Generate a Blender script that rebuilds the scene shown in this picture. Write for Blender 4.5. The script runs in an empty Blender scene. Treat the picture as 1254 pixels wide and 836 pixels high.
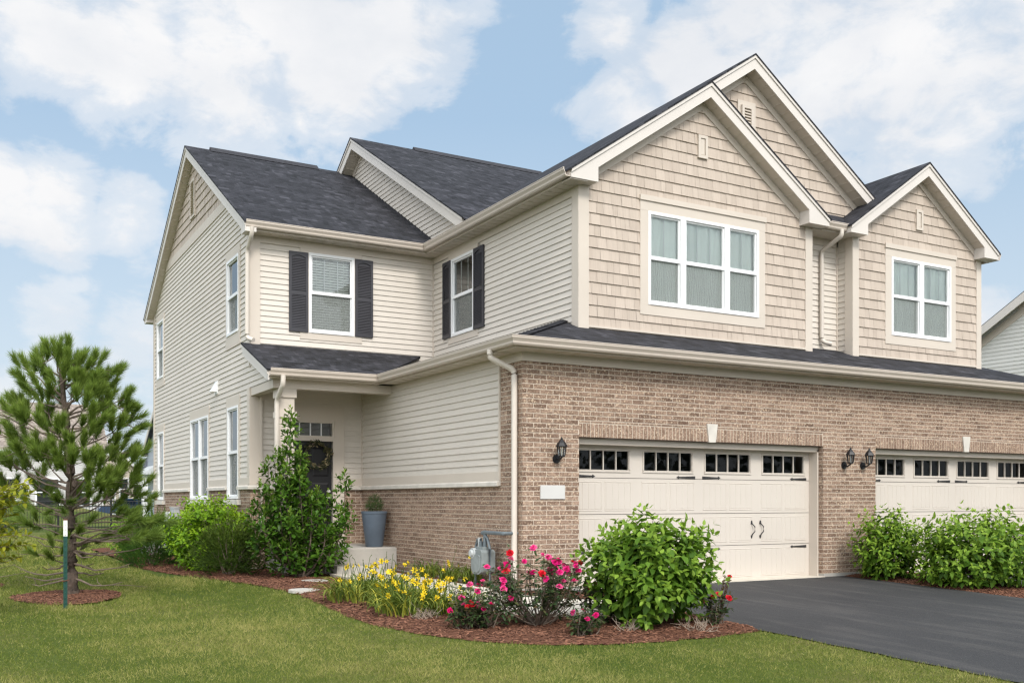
import bpy, bmesh, math, random
import numpy as np
from mathutils import Vector, Matrix
random.seed(7); rng = np.random.default_rng(11)
R = math.radians
sc = bpy.context.scene
col = sc.collection
F_PX, YAW, HOR, CAM_H = 1205.6, R(29.52), 612.7, 1.283      # read off the photograph's vanishing points
S_, C_ = math.sin(YAW), math.cos(YAW)

def gz(y, x=None):                                           # terrain: level by the house, falling to the street
    if y > 46 and x is not None and x < 9: return min(1.0, (y-46)*.055) * min(1.0, (9-x)/3)
    if y > 11.77: return 0.0
    return -0.03 * (11.77 - max(y, -10.0))

# ------------------------------------------------------------------ mesh collector
ORIGIN = {}
class MB:
    def __init__(self): self.v = []; self.f = []; self.uv = []; self.c = []; self.hasc = False; self.m = []; self.mi = 0
    def face(self, pts, uv=None, c=None):
        i = len(self.v); self.v.extend([tuple(p) for p in pts]); n = len(pts)
        self.f.append(tuple(range(i, i + n)))
        if uv is None: uv = auto_uv(pts)
        self.uv.extend(uv)
        if c is not None: self.hasc = True
        self.c.extend([c or (.5, .5, .5)] * n); self.m.append(self.mi)
    def box(self, x0, x1, y0, y1, z0, z1, c=None):
        x0, x1 = min(x0, x1), max(x0, x1); y0, y1 = min(y0, y1), max(y0, y1); z0, z1 = min(z0, z1), max(z0, z1)
        P = [(x0,y0,z0),(x1,y0,z0),(x1,y1,z0),(x0,y1,z0),(x0,y0,z1),(x1,y0,z1),(x1,y1,z1),(x0,y1,z1)]
        for q in ((0,1,5,4),(1,2,6,5),(2,3,7,6),(3,0,4,7),(4,5,6,7),(3,2,1,0)): self.face([P[k] for k in q], c=c)
    def prism(self, pts, off):                                # extrude a 3D polygon along off
        off = Vector(off); a = [Vector(p) for p in pts]; b = [p + off for p in a]
        n = Vector((0,0,0))
        for i in range(len(a)): n += a[i].cross(a[(i+1) % len(a)])
        if n.dot(off) > 0: a = a[::-1]; b = b[::-1]
        self.face(a); self.face(b[::-1])
        for i in range(len(a)):
            j = (i + 1) % len(a); self.face([a[j], a[i], b[i], b[j]])
    def tube(self, pts, rad, n=8, cap=True):
        pts = [Vector(p) for p in pts]
        if not isinstance(rad, (list, tuple)): rad = [rad] * len(pts)
        rings = []; up = Vector((0,0,1))
        for i, p in enumerate(pts):
            d = (pts[min(i+1, len(pts)-1)] - pts[max(i-1, 0)]).normalized()
            a = d.cross(up)
            if a.length < .05: a = d.cross(Vector((0,1,0)))
            a.normalize(); b = d.cross(a).normalized()
            rings.append([p + (a * math.cos(t) + b * math.sin(t)) * rad[i] for t in [2*math.pi*k/n for k in range(n)]])
        for r0, r1 in zip(rings, rings[1:]):
            for k in range(n): self.face([r0[k], r0[(k+1) % n], r1[(k+1) % n], r1[k]])
        if cap: self.face(rings[0][::-1]); self.face(rings[-1])
    def lathe(self, cx, cy, prof, n=24):
        for (r0, z0), (r1, z1) in zip(prof, prof[1:]):
            for k in range(n):
                a, b = 2*math.pi*k/n, 2*math.pi*(k+1)/n
                q = [(cx+r0*math.cos(a), cy+r0*math.sin(a), z0), (cx+r0*math.cos(b), cy+r0*math.sin(b), z0),
                     (cx+r1*math.cos(b), cy+r1*math.sin(b), z1), (cx+r1*math.cos(a), cy+r1*math.sin(a), z1)]
                if r0 < 1e-6: q = [q[0], q[2], q[3]]
                elif r1 < 1e-6: q = [q[0], q[1], q[2]]
                self.face(q)
    def build_parts(self, name, mats, parent=None, smooth=False):   # one object for every loose piece of this collector
        par = list(range(len(self.f))); key = {}
        def find(i):
            while par[i] != i: par[i] = par[par[i]]; i = par[i]
            return i
        for i, f in enumerate(self.f):
            for k in f:
                p = tuple(round(c, 4) for c in self.v[k])
                if p in key: par[find(i)] = find(key[p])
                else: key[p] = i
        gr = {}
        for i in range(len(self.f)): gr.setdefault(find(i), []).append(i)
        for ids in gr.values():
            q = MB(); q.hasc = self.hasc
            for i in ids:
                f = self.f[i]; q.face([self.v[k] for k in f], [self.uv[k] for k in f], self.c[f[0]] if self.hasc else None)
            q.build(name, mats, parent, smooth)
    def build(self, name, mats, parent=None, smooth=False):
        me = bpy.data.meshes.new(name)
        off = Vector((0,0,0))
        if parent is not None:
            r = parent
            while r.parent is not None: r = r.parent
            off = ORIGIN[r.name]
        me.from_pydata([(x-off.x, y-off.y, z-off.z) for x, y, z in self.v], [], self.f)
        l = me.uv_layers.new(name='UVMap'); l.data.foreach_set('uv', np.array(self.uv, np.float32).ravel())
        if self.hasc:
            a = me.color_attributes.new('rnd', 'FLOAT_COLOR', 'CORNER')
            cc = np.ones((len(self.c), 4), np.float32); cc[:, :3] = self.c
            a.data.foreach_set('color', cc.ravel())
        if not isinstance(mats, (list, tuple)): mats = [mats]
        for m in mats: me.materials.append(m)
        me.polygons.foreach_set('material_index', self.m)
        if smooth:
            bm = bmesh.new(); bm.from_mesh(me); bmesh.ops.remove_doubles(bm, verts=bm.verts, dist=1e-5); bm.to_mesh(me); bm.free()
            me.polygons.foreach_set('use_smooth', [True] * len(me.polygons))
            me.set_sharp_from_angle(angle=R(38))
        me.update()
        o = bpy.data.objects.new(name, me); col.objects.link(o)
        if parent is not None: o.parent = parent
        else: ORIGIN[o.name] = Vector((0,0,0))
        return o

def auto_uv(pts):
    a, b, c = Vector(pts[0]), Vector(pts[1]), Vector(pts[2])
    n = (b - a).cross(c - a)
    if len(pts) > 3 and n.length < 1e-9: n = (c - a).cross(Vector(pts[3]) - a)
    ax, ay, az = abs(n.x), abs(n.y), abs(n.z)
    if az >= ax and az >= ay: return [(p[0], p[1]) for p in pts]
    if ax >= ay: return [(p[1], p[2]) for p in pts]
    return [(p[0], p[2]) for p in pts]

def tag(o, label=None, cat=None, group=None, kind=None):
    if label: o['label'] = label
    if cat: o['category'] = cat
    if group: o['group'] = group
    if kind: o['kind'] = kind
    return o
def empty(name, loc, label, cat, group=None):
    o = bpy.data.objects.new(name, None); col.objects.link(o); o.location = loc; o.empty_display_size = .2
    ORIGIN[o.name] = Vector(loc); return tag(o, label, cat, group)
def copy_tree(o, parent=None):
    c = o.copy(); col.objects.link(c)
    if parent is not None: c.parent = parent
    for ch in list(o.children): copy_tree(ch, c)
    return c

# ------------------------------------------------------------------ materials
def mat(name):
    m = bpy.data.materials.new(name); m.use_nodes = True
    nt = m.node_tree; bs = nt.nodes['Principled BSDF']
    return m, nt, bs
def node(nt, t, **k):
    n = nt.nodes.new(t)
    for a, v in k.items():
        if a in n.inputs: n.inputs[a].default_value = v
        else: setattr(n, a, v)
    return n
def lk(nt, a, b): nt.links.new(a, b)
def noise(nt, scale, detail=4, rough=.55, vec=None, coord='Object'):
    n = node(nt, 'ShaderNodeTexNoise'); n.inputs['Scale'].default_value = scale
    n.inputs['Detail'].default_value = detail; n.inputs['Roughness'].default_value = rough
    if vec is None:
        tc = node(nt, 'ShaderNodeTexCoord'); vec = tc.outputs[coord]
    lk(nt, vec, n.inputs['Vector']); return n
def ramp(nt, fac, stops):
    r = node(nt, 'ShaderNodeValToRGB'); e = r.color_ramp.elements
    while len(e) < len(stops): e.new(.5)
    for k, (p, c) in enumerate(stops):
        e[k].position = p; e[k].color = (*c, 1) if len(c) == 3 else c
    lk(nt, fac, r.inputs['Fac']); return r
def mixc(nt, fac, a, b, mode='MIX'):
    m = node(nt, 'ShaderNodeMix', data_type='RGBA', blend_type=mode)
    for s, v in ((m.inputs['Factor'], fac), (m.inputs['A'], a), (m.inputs['B'], b)):
        if hasattr(v, 'links'): lk(nt, v, s)
        elif isinstance(v, tuple): s.default_value = (*v, 1) if len(v) == 3 else v
        else: s.default_value = v
    return m.outputs['Result']
def maths(nt, op, a, b=0.0, c=None):
    m = node(nt, 'ShaderNodeMath', operation=op)
    for s, v in zip(m.inputs, (a, b, c)):
        if v is None: continue
        if hasattr(v, 'links'): lk(nt, v, s)
        else: s.default_value = v
    return m.outputs[0]
def bump(nt, bs, h, strength=.3, dist=.01):
    b = node(nt, 'ShaderNodeBump'); b.inputs['Strength'].default_value = strength; b.inputs['Distance'].default_value = dist
    lk(nt, h, b.inputs['Height']); lk(nt, b.outputs[0], bs.inputs['Normal']); return b
def stretch(nt, sx, sy, sz, coord='UV'):
    tc = node(nt, 'ShaderNodeTexCoord'); mp = node(nt, 'ShaderNodeMapping'); mp.inputs['Scale'].default_value = (sx, sy, sz)
    lk(nt, tc.outputs[coord], mp.inputs['Vector']); return mp.outputs[0]

def paint(name, c, rough=.5, var=.06, scale=1.3, grain=0.0, spec=.4):
    m, nt, bs = mat(name)
    n = noise(nt, scale, 5); d = tuple(x * (1 - var * 2) for x in c); u = tuple(min(1, x * (1 + var)) for x in c)
    r = ramp(nt, n.outputs['Fac'], [(.3, d), (.7, u)])
    lk(nt, r.outputs[0], bs.inputs['Base Color']); bs.inputs['Roughness'].default_value = rough
    bs.inputs['Specular IOR Level'].default_value = spec
    if grain:
        g = noise(nt, 60, 3, vec=stretch(nt, .25, 1.6, 1)); bump(nt, bs, g.outputs['Fac'], grain, .003)
    return m
def rndpaint(name, c0, c1, rough=.6, grain=.3, streak=(40, 3)):     # per-piece shade from the 'rnd' attribute, fine wood grain
    m, nt, bs = mat(name)
    at = node(nt, 'ShaderNodeAttribute', attribute_name='rnd'); sp = node(nt, 'ShaderNodeSeparateColor'); lk(nt, at.outputs['Color'], sp.inputs[0])
    r = mixc(nt, sp.outputs[0], c0, c1)
    g = noise(nt, 1, 4, .6, vec=stretch(nt, streak[0], streak[1], 1))
    r2 = mixc(nt, .5, r, ramp(nt, g.outputs['Fac'], [(.3, (.82,.82,.82)), (.7, (1.1,1.1,1.1))]).outputs[0], 'MULTIPLY')
    big = noise(nt, .7, 4)
    r3 = mixc(nt, .35, r2, ramp(nt, big.outputs['Fac'], [(.3, (.86,.85,.84)), (.7, (1.05,1.05,1.05))]).outputs[0], 'MULTIPLY')
    lk(nt, r3, bs.inputs['Base Color']); bs.inputs['Roughness'].default_value = rough; bs.inputs['Specular IOR Level'].default_value = .3
    bump(nt, bs, g.outputs['Fac'], grain, .003)
    return m

M = {}
M['siding'] = rndpaint('siding', (.60,.548,.485), (.635,.58,.515), .5, .12, (6, 90))
M['shake'] = rndpaint('shake', (.445,.372,.308), (.52,.44,.368), .6, .35, (55, 2.5))
M['trim'] = paint('trim', (.56,.495,.425), .5, .025, 1.0, .06)
M['fascia'] = paint('fascia_paint', (.60,.555,.51), .42, .025, .8)
M['gutter'] = paint('gutter_paint', (.54,.47,.405), .38, .03, .9)
M['gutter_pale'] = paint('downspout_paint', (.60,.54,.475), .38, .03, .9)
M['soffit'] = paint('soffit_paint', (.58,.52,.45), .5, .03, .8)
M['white'] = paint('white_vinyl', (.76,.76,.76), .32, .02, 1.0)
M['gdoor'] = paint('garage_door_paint', (.565,.51,.45), .48, .02, .8, .05)
M['shutter'] = paint('shutter_paint', (.040,.039,.046), .5, .08, 2)
M['black'] = paint('black_metal', (.012,.012,.014), .45, .1, 6)
M['blackdoor'] = paint('black_door_paint', (.010,.010,.012), .4, .1, 3)
M['iron'] = paint('dark_iron', (.035,.033,.034), .5, .1, 8)
M['dark'] = paint('dark_interior', (.02,.02,.021), .8, .1, 2)
M['room'] = paint('room_interior', (.10,.105,.10), .8, .1, 1)
M['pale_room'] = paint('pale_room_interior', (.62,.63,.60), .8, .05, 1)
M['curtain'] = paint('curtain_cloth', (.86,.90,.865), .9, .03, 2)
M['blind'] = paint('blind_slats', (.82,.83,.80), .5, .02, 2)
M['lime'] = paint('limestone', (.60,.56,.50), .75, .07, 5)
M['plaque'] = paint('white_plaque', (.54,.53,.51), .6, .02, 4)
M['lintel'] = paint('brown_steel', (.085,.035,.025), .6, .1, 4)
M['meter'] = paint('grey_meter_paint', (.225,.25,.25), .45, .1, 9)
M['meterdark'] = paint('blue_grey_pipe', (.13,.155,.17), .45, .1, 9)
M['pot'] = paint('blue_grey_resin', (.105,.135,.175), .5, .06, 5)
M['soil'] = paint('soil', (.04,.028,.02), .9, .2, 20)
M['postgreen'] = paint('green_enamel', (.012,.065,.05), .45, .12, 12)
M['postwhite'] = paint('white_enamel', (.80,.80,.77), .45, .06, 12)
M['acmetal'] = paint('grey_sheet_metal', (.42,.44,.44), .5, .08, 3)
M['rust'] = paint('rust', (.16,.06,.03), .8, .2, 20)
M['brass'] = paint('satin_nickel', (.55,.54,.50), .3, .05, 5)

def brick_mat():
    m, nt, bs = mat('brick')
    at = node(nt, 'ShaderNodeAttribute', attribute_name='rnd'); sp = node(nt, 'ShaderNodeSeparateColor'); lk(nt, at.outputs['Color'], sp.inputs[0])
    base = ramp(nt, sp.outputs[0], [(0, (.155,.100,.073)), (.12, (.20,.132,.097)), (.45, (.25,.169,.124)), (.8, (.29,.20,.148)), (1, (.33,.233,.175))]).outputs[0]
    off = node(nt, 'ShaderNodeVectorMath', operation='ADD'); tc = node(nt, 'ShaderNodeTexCoord')
    lk(nt, tc.outputs['UV'], off.inputs[0]); lk(nt, at.outputs['Color'], off.inputs[1])
    mp = node(nt, 'ShaderNodeMapping'); mp.inputs['Scale'].default_value = (1, 1.3, 1); lk(nt, off.outputs[0], mp.inputs['Vector'])
    n1 = noise(nt, 22, 4, .6, vec=mp.outputs[0])
    c1 = mixc(nt, .8, base, ramp(nt, n1.outputs['Fac'], [(.36, (.62,.58,.55)), (.52, (1,1,1)), (.66, (1.34,1.36,1.34))]).outputs[0], 'MULTIPLY')
    n2 = noise(nt, 34, 3, .5, vec=mp.outputs[0])
    c2 = mixc(nt, ramp(nt, n2.outputs['Fac'], [(.57, (0,0,0)), (.66, (.8,.8,.8))]).outputs[0], c1, (.64,.50,.36))
    n3 = noise(nt, 200, 2, .6, vec=mp.outputs[0])
    c3 = mixc(nt, .3, c2, ramp(nt, n3.outputs['Fac'], [(.3, (.7,.7,.7)), (.7, (1.25,1.25,1.25))]).outputs[0], 'MULTIPLY')
    lk(nt, c3, bs.inputs['Base Color']); bs.inputs['Roughness'].default_value = .85; bs.inputs['Specular IOR Level'].default_value = .2
    mx = maths(nt, 'ADD', n1.outputs['Fac'], n3.outputs['Fac']); bump(nt, bs, mx, .4, .006)
    return m
M['brick'] = brick_mat()
M['mortar'] = paint('mortar', (.58,.495,.405), .9, .1, 14)

def shingle_mat(name, dk, md, lt, sx=1.0):
    m, nt, bs = mat(name)
    tc = node(nt, 'ShaderNodeTexCoord')
    sp = node(nt, 'ShaderNodeSeparateXYZ'); lk(nt, tc.outputs['UV'], sp.inputs[0]); row = maths(nt, 'FLOOR', maths(nt, 'DIVIDE', sp.outputs[1], .142))
    def tabs(w, seed):                                        # one random shade per tab, rows shifted at random
        w1 = node(nt, 'ShaderNodeTexWhiteNoise', noise_dimensions='1D'); lk(nt, maths(nt, 'ADD', row, seed), w1.inputs['W'])
        cell = maths(nt, 'FLOOR', maths(nt, 'ADD', maths(nt, 'DIVIDE', sp.outputs[0], w), maths(nt, 'MULTIPLY', w1.outputs['Value'], 9.0)))
        cv = node(nt, 'ShaderNodeCombineXYZ'); lk(nt, cell, cv.inputs[0]); lk(nt, row, cv.inputs[1]); cv.inputs[2].default_value = seed
        w2 = node(nt, 'ShaderNodeTexWhiteNoise', noise_dimensions='3D'); lk(nt, cv.outputs[0], w2.inputs['Vector']); return w2.outputs['Value']
    f = maths(nt, 'ADD', maths(nt, 'MULTIPLY', tabs(.24, 3.3), .55), maths(nt, 'MULTIPLY', tabs(.10, 8.1), .45))
    c = ramp(nt, f, [(.05, dk), (.45, md), (.72, tuple(x*1.35 for x in md)), (.98, lt)]).outputs[0]
    g = noise(nt, 160, 2, .7, vec=tc.outputs['UV'])
    c = mixc(nt, .55, c, ramp(nt, g.outputs['Fac'], [(.3, (.55,.55,.56)), (.7, (1.45,1.45,1.45))]).outputs[0], 'MULTIPLY')
    w = noise(nt, .9, 4, .6, vec=tc.outputs['UV'])
    c = mixc(nt, .3, c, ramp(nt, w.outputs['Fac'], [(.3, (.9,.9,.9)), (.7, (1.09,1.09,1.1))]).outputs[0], 'MULTIPLY')
    sep = node(nt, 'ShaderNodeSeparateXYZ'); lk(nt, tc.outputs['UV'], sep.inputs[0])
    saw = maths(nt, 'FRACT', maths(nt, 'DIVIDE', sep.outputs[1], .142))
    line = ramp(nt, saw, [(0, (.45,.45,.47)), (.16, (.62,.62,.64)), (.24, (1,1,1)), (1, (1.06,1.06,1.06))]).outputs[0]; c = mixc(nt, .85, c, line, 'MULTIPLY')  # shadow line at the foot of each shingle course, painted into the colour
    lk(nt, c, bs.inputs['Base Color']); bs.inputs['Roughness'].default_value = .85; bs.inputs['Specular IOR Level'].default_value = .25
    h = maths(nt, 'ADD', maths(nt, 'MULTIPLY', maths(nt, 'SUBTRACT', 1.0, saw), 1.0), maths(nt, 'ADD', maths(nt, 'MULTIPLY', f, .6), maths(nt, 'MULTIPLY', g.outputs['Fac'], .25)))
    bump(nt, bs, h, .8, .012)
    return m
M['roof'] = shingle_mat('asphalt_shingle', (.009,.009,.011), (.0225,.0225,.027), (.060,.059,.069))
M['roof_tan'] = shingle_mat('tan_shingle', (.16,.13,.11), (.24,.20,.17), (.32,.27,.23))
M['roof_slate'] = shingle_mat('slate_shingle', (.04,.045,.06), (.06,.065,.085), (.08,.085,.11))
M['ridge'] = paint('ridge_vent', (.03,.03,.036), .85, .2, 12)

def glass_mat(name, tint, refl=1.0, rough=.015):
    m, nt, bs = mat(name); nt.nodes.remove(bs)
    out = nt.nodes['Material Output']
    t = node(nt, 'ShaderNodeBsdfTransparent'); t.inputs[0].default_value = (*tint, 1)
    g = node(nt, 'ShaderNodeBsdfGlossy'); g.inputs['Roughness'].default_value = rough; g.inputs['Color'].default_value = (.95,.98,1,1)
    fr = node(nt, 'ShaderNodeFresnel'); fr.inputs['IOR'].default_value = 1.75
    n = noise(nt, 1.6, 2); b = node(nt, 'ShaderNodeBump'); b.inputs['Strength'].default_value = .05; b.inputs['Distance'].default_value = .02
    lk(nt, n.outputs['Fac'], b.inputs['Height']); lk(nt, b.outputs[0], g.inputs['Normal'])
    mx = node(nt, 'ShaderNodeMixShader'); lk(nt, maths(nt, 'MULTIPLY', fr.outputs[0], refl), mx.inputs[0]); lk(nt, t.outputs[0], mx.inputs[1]); lk(nt, g.outputs[0], mx.inputs[2])
    lk(nt, mx.outputs[0], out.inputs['Surface']); return m
M['glass'] = glass_mat('window_glass', (.96,.995,.97), 1.2)
M['glass_dark'] = glass_mat('garage_glass', (.5,.52,.52), .22)
M['glass_clear'] = glass_mat('lantern_glass', (.93,.94,.92), .8)
def screen_mat():
    m, nt, bs = mat('insect_screen'); out = nt.nodes['Material Output']
    bs.inputs['Base Color'].default_value = (.26,.275,.26,1); bs.inputs['Roughness'].default_value = .6
    n = noise(nt, 5, 2, .5, vec=stretch(nt, 1.2, .35, 1)); w = node(nt, 'ShaderNodeTexWave'); w.inputs['Scale'].default_value = 9; w.inputs['Distortion'].default_value = 9; w.inputs['Detail'].default_value = 1; w.inputs['Detail Scale'].default_value = .8
    lk(nt, stretch(nt, 1, .35, 1), w.inputs['Vector'])
    t = node(nt, 'ShaderNodeBsdfTransparent'); mx = node(nt, 'ShaderNodeMixShader')
    f = maths(nt, 'ADD', .36, maths(nt, 'MULTIPLY', w.outputs['Fac'], .14)); lk(nt, f, mx.inputs[0])
    lk(nt, t.outputs[0], mx.inputs[1]); lk(nt, bs.outputs[0], mx.inputs[2]); lk(nt, mx.outputs[0], out.inputs['Surface']); return m
M['screen'] = screen_mat()

def leaf_mat(name, c0, c1, c2, trans=.3, rough=.45):
    m, nt, bs = mat(name); out = nt.nodes['Material Output']
    at = node(nt, 'ShaderNodeAttribute', attribute_name='rnd'); sp = node(nt, 'ShaderNodeSeparateColor'); lk(nt, at.outputs['Color'], sp.inputs[0])
    c = ramp(nt, sp.outputs[0], [(0, c0), (.5, c1), (1, c2)]).outputs[0]
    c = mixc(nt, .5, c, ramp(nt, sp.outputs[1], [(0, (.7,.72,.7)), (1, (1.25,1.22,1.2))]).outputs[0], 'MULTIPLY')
    lk(nt, c, bs.inputs['Base Color']); bs.inputs['Roughness'].default_value = rough; bs.inputs['Specular IOR Level'].default_value = .18
    t = node(nt, 'ShaderNodeBsdfTranslucent'); lk(nt, mixc(nt, .5, c, (1.2,1.25,.5), 'MULTIPLY'), t.inputs['Color'])
    mx = node(nt, 'ShaderNodeMixShader'); mx.inputs[0].default_value = trans
    lk(nt, bs.outputs[0], mx.inputs[1]); lk(nt, t.outputs[0], mx.inputs[2]); lk(nt, mx.outputs[0], out.inputs['Surface']); return m
M['hydrangea'] = leaf_mat('hydrangea_leaf', (.045,.11,.014), (.105,.20,.020), (.24,.36,.045))
M['magnolia'] = leaf_mat('magnolia_leaf', (.035,.095,.012), (.075,.16,.016), (.20,.28,.05), .25, .35)
M['limeleaf'] = leaf_mat('lime_leaf', (.065,.155,.008), (.13,.255,.010), (.25,.39,.02))
M['yew'] = leaf_mat('yew_leaf', (.030,.065,.012), (.065,.11,.016), (.13,.17,.025), .15)
M['juniper'] = leaf_mat('juniper_leaf', (.028,.075,.014), (.06,.13,.018), (.12,.20,.03), .15)
M['pine'] = leaf_mat('pine_needle', (.06,.11,.022), (.14,.215,.038), (.25,.33,.06), .15, .5)
M['yellowleaf'] = leaf_mat('yellow_green_leaf', (.16,.19,.015), (.30,.31,.025), (.46,.42,.05))
M['lilyleaf'] = leaf_mat('daylily_leaf', (.075,.125,.022), (.16,.21,.035), (.42,.40,.06), .25)
M['roseleaf'] = leaf_mat('rose_leaf', (.026,.052,.020), (.050,.088,.030), (.12,.085,.04), .2, .4)
M['treeleaf'] = leaf_mat('tree_leaf', (.025,.05,.015), (.04,.075,.02), (.07,.11,.03), .2)
M['orangeleaf'] = leaf_mat('orange_leaf', (.28,.12,.02), (.42,.22,.03), (.3,.3,.05), .3)
M['grass'] = leaf_mat('grass_blade', (.085,.125,.018), (.17,.205,.040), (.38,.35,.13), .25, .5)
M['boxwood'] = leaf_mat('boxwood_leaf', (.022,.06,.016), (.05,.10,.024), (.10,.16,.04), .15)
M['petalyellow'] = leaf_mat('yellow_petal', (.75,.50,.015), (.80,.58,.02), (.86,.68,.06), .25)
M['petalpink'] = leaf_mat('pink_petal', (.58,.010,.14), (.74,.022,.23), (.86,.22,.42), .25)
M['petalred'] = leaf_mat('red_petal', (.50,.010,.02), (.66,.015,.03), (.78,.05,.08), .2)
M['wreathleaf'] = leaf_mat('wreath_leaf', (.03,.04,.02), (.10,.09,.04), (.45,.36,.22), .1)
M['bark'] = paint('bark', (.12,.088,.068), .9, .3, 14)
M['twig'] = paint('twig', (.17,.13,.10), .9, .2, 12)
M['deadtwig'] = paint('dry_twig', (.34,.27,.21), .9, .2, 20)
def bark_bump(m):
    nt = m.node_tree; bs = nt.nodes['Principled BSDF']; n = noise(nt, 30, 5, .7, vec=stretch(nt, 1.5, 1.5, .35, 'Object')); bump(nt, bs, n.outputs['Fac'], 1.0, .03)
bark_bump(M['bark'])

def lawn_mat():
    m, nt, bs = mat('lawn')
    n = noise(nt, .45, 5, .6); n2 = noise(nt, 6, 4, .7); n3 = noise(nt, 55, 3, .7)
    c = ramp(nt, n.outputs['Fac'], [(.32, (.055,.085,.016)), (.5, (.09,.115,.028)), (.66, (.17,.15,.06))]).outputs[0]
    c = mixc(nt, .5, c, ramp(nt, n2.outputs['Fac'], [(.3, (.75,.78,.7)), (.7, (1.2,1.17,1.1))]).outputs[0], 'MULTIPLY')
    c = mixc(nt, .6, c, ramp(nt, n3.outputs['Fac'], [(.3, (.6,.62,.55)), (.7, (1.35,1.32,1.25))]).outputs[0], 'MULTIPLY')
    lk(nt, c, bs.inputs['Base Color']); bs.inputs['Roughness'].default_value = .9; bs.inputs['Specular IOR Level'].default_value = .1
    bump(nt, bs, n3.outputs['Fac'], .8, .03); return m
M['lawn'] = lawn_mat()
def mulch_mat():
    m, nt, bs = mat('mulch')
    n = noise(nt, 45, 4, .7, vec=stretch(nt, 1, 2.2, 1, 'Object')); n2 = noise(nt, 2.5, 4)
    c = ramp(nt, n.outputs['Fac'], [(.3, (.045,.018,.010)), (.5, (.14,.06,.036)), (.72, (.27,.14,.09))]).outputs[0]
    c = mixc(nt, .5, c, ramp(nt, n2.outputs['Fac'], [(.3, (.75,.72,.7)), (.7, (1.15,1.15,1.15))]).outputs[0], 'MULTIPLY')
    lk(nt, c, bs.inputs['Base Color']); bs.inputs['Roughness'].default_value = .9; bs.inputs['Specular IOR Level'].default_value = .15
    bump(nt, bs, n.outputs['Fac'], 1, .02); return m
M['mulch'] = mulch_mat()
M['chip'] = rndpaint('mulch_chip', (.060,.023,.013), (.27,.125,.075), .85, .2, (30, 30))
def asphalt_mat():
    m, nt, bs = mat('asphalt')
    n = noise(nt, 75, 4, .85); n2 = noise(nt, .6, 5, .6); n3 = noise(nt, 2.2, 5, .7, vec=stretch(nt, 1.5, .22, 1, 'Object'))
    c = ramp(nt, n.outputs['Fac'], [(.3, (.016,.016,.018)), (.55, (.036,.036,.038)), (.75, (.10,.099,.097))]).outputs[0]
    c = mixc(nt, .7, c, ramp(nt, n2.outputs['Fac'], [(.3, (.78,.78,.8)), (.72, (1.25,1.23,1.2))]).outputs[0], 'MULTIPLY')
    c = mixc(nt, ramp(nt, n3.outputs['Fac'], [(.5, (0,0,0)), (.75, (.38,.38,.38))]).outputs[0], c, (.13,.12,.11))
    lk(nt, c, bs.inputs['Base Color']); bs.inputs['Roughness'].default_value = .75; bs.inputs['Specular IOR Level'].default_value = .35
    bump(nt, bs, n.outputs['Fac'], .5, .006); return m
M['asphalt'] = asphalt_mat()
def concrete_mat(name, c):
    m, nt, bs = mat(name)
    n = noise(nt, 1.4, 6, .65); n2 = noise(nt, 90, 3, .7)
    k = ramp(nt, n.outputs['Fac'], [(.28, tuple(x*.72 for x in c)), (.5, c), (.75, tuple(x*1.1 for x in c))]).outputs[0]
    k = mixc(nt, .35, k, ramp(nt, n2.outputs['Fac'], [(.3, (.75,.75,.75)), (.7, (1.2,1.2,1.2))]).outputs[0], 'MULTIPLY')
    lk(nt, k, bs.inputs['Base Color']); bs.inputs['Roughness'].default_value = .85; bs.inputs['Specular IOR Level'].default_value = .2
    bump(nt, bs, n2.outputs['Fac'], .3, .004); return m
M['concrete'] = concrete_mat('concrete', (.43,.405,.365))
M['walk'] = concrete_mat('walk_concrete', (.58,.53,.45))
M['foundation'] = concrete_mat('foundation', (.36,.34,.31))

# ------------------------------------------------------------------ wall builders
class Fr:                                                     # vertical wall frame: u along the wall, z up, n outward
    def __init__(self, kind, off):
        self.k = kind
        if kind == 'front': self.o, self.u, self.n = Vector((0,off,0)), Vector((1,0,0)), Vector((0,-1,0))
        elif kind == 'left': self.o, self.u, self.n = Vector((off,0,0)), Vector((0,1,0)), Vector((-1,0,0))
        elif kind == 'right': self.o, self.u, self.n = Vector((off,0,0)), Vector((0,1,0)), Vector((1,0,0))
        else: self.o, self.u, self.n = Vector((0,off,0)), Vector((1,0,0)), Vector((0,1,0))
        self.flip = self.u.cross(Vector((0,0,1))).dot(self.n) < 0
    def p(self, u, z, n=0.0): return self.o + self.u * u + self.n * n + Vector((0,0,z))
    def quad(self, mb, q, c=None):                            # q: list of (u,z,n), counter-clockwise seen from outside
        pts = [self.p(*a) for a in q]; uv = [(a[0], a[1]) for a in q]
        if self.flip: pts.reverse(); uv.reverse()
        mb.face(pts, uv, c)
    def slab(self, mb, u0, u1, z0, z1, n0, n1, c=None):
        a, b = self.p(u0, z0, n0), self.p(u1, z1, n1); mb.box(a.x, b.x, a.y, b.y, a.z, b.z, c)
    def poly(self, mb, pts, n0, n1):
        mb.prism([self.p(u, z, n0) for u, z in pts], self.n * (n1 - n0))
    def frustum(self, mb, u0, u1, z0, z1, n0, n1, bev):
        a = [(u0,z0,n0),(u1,z0,n0),(u1,z1,n0),(u0,z1,n0)]; b = [(u0+bev,z0+bev,n1),(u1-bev,z0+bev,n1),(u1-bev,z1-bev,n1),(u0+bev,z1-bev,n1)]
        self.quad(mb, b)
        for i in range(4):
            j = (i+1) % 4; self.quad(mb, [a[i], a[j], b[j], b[i]])

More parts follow.
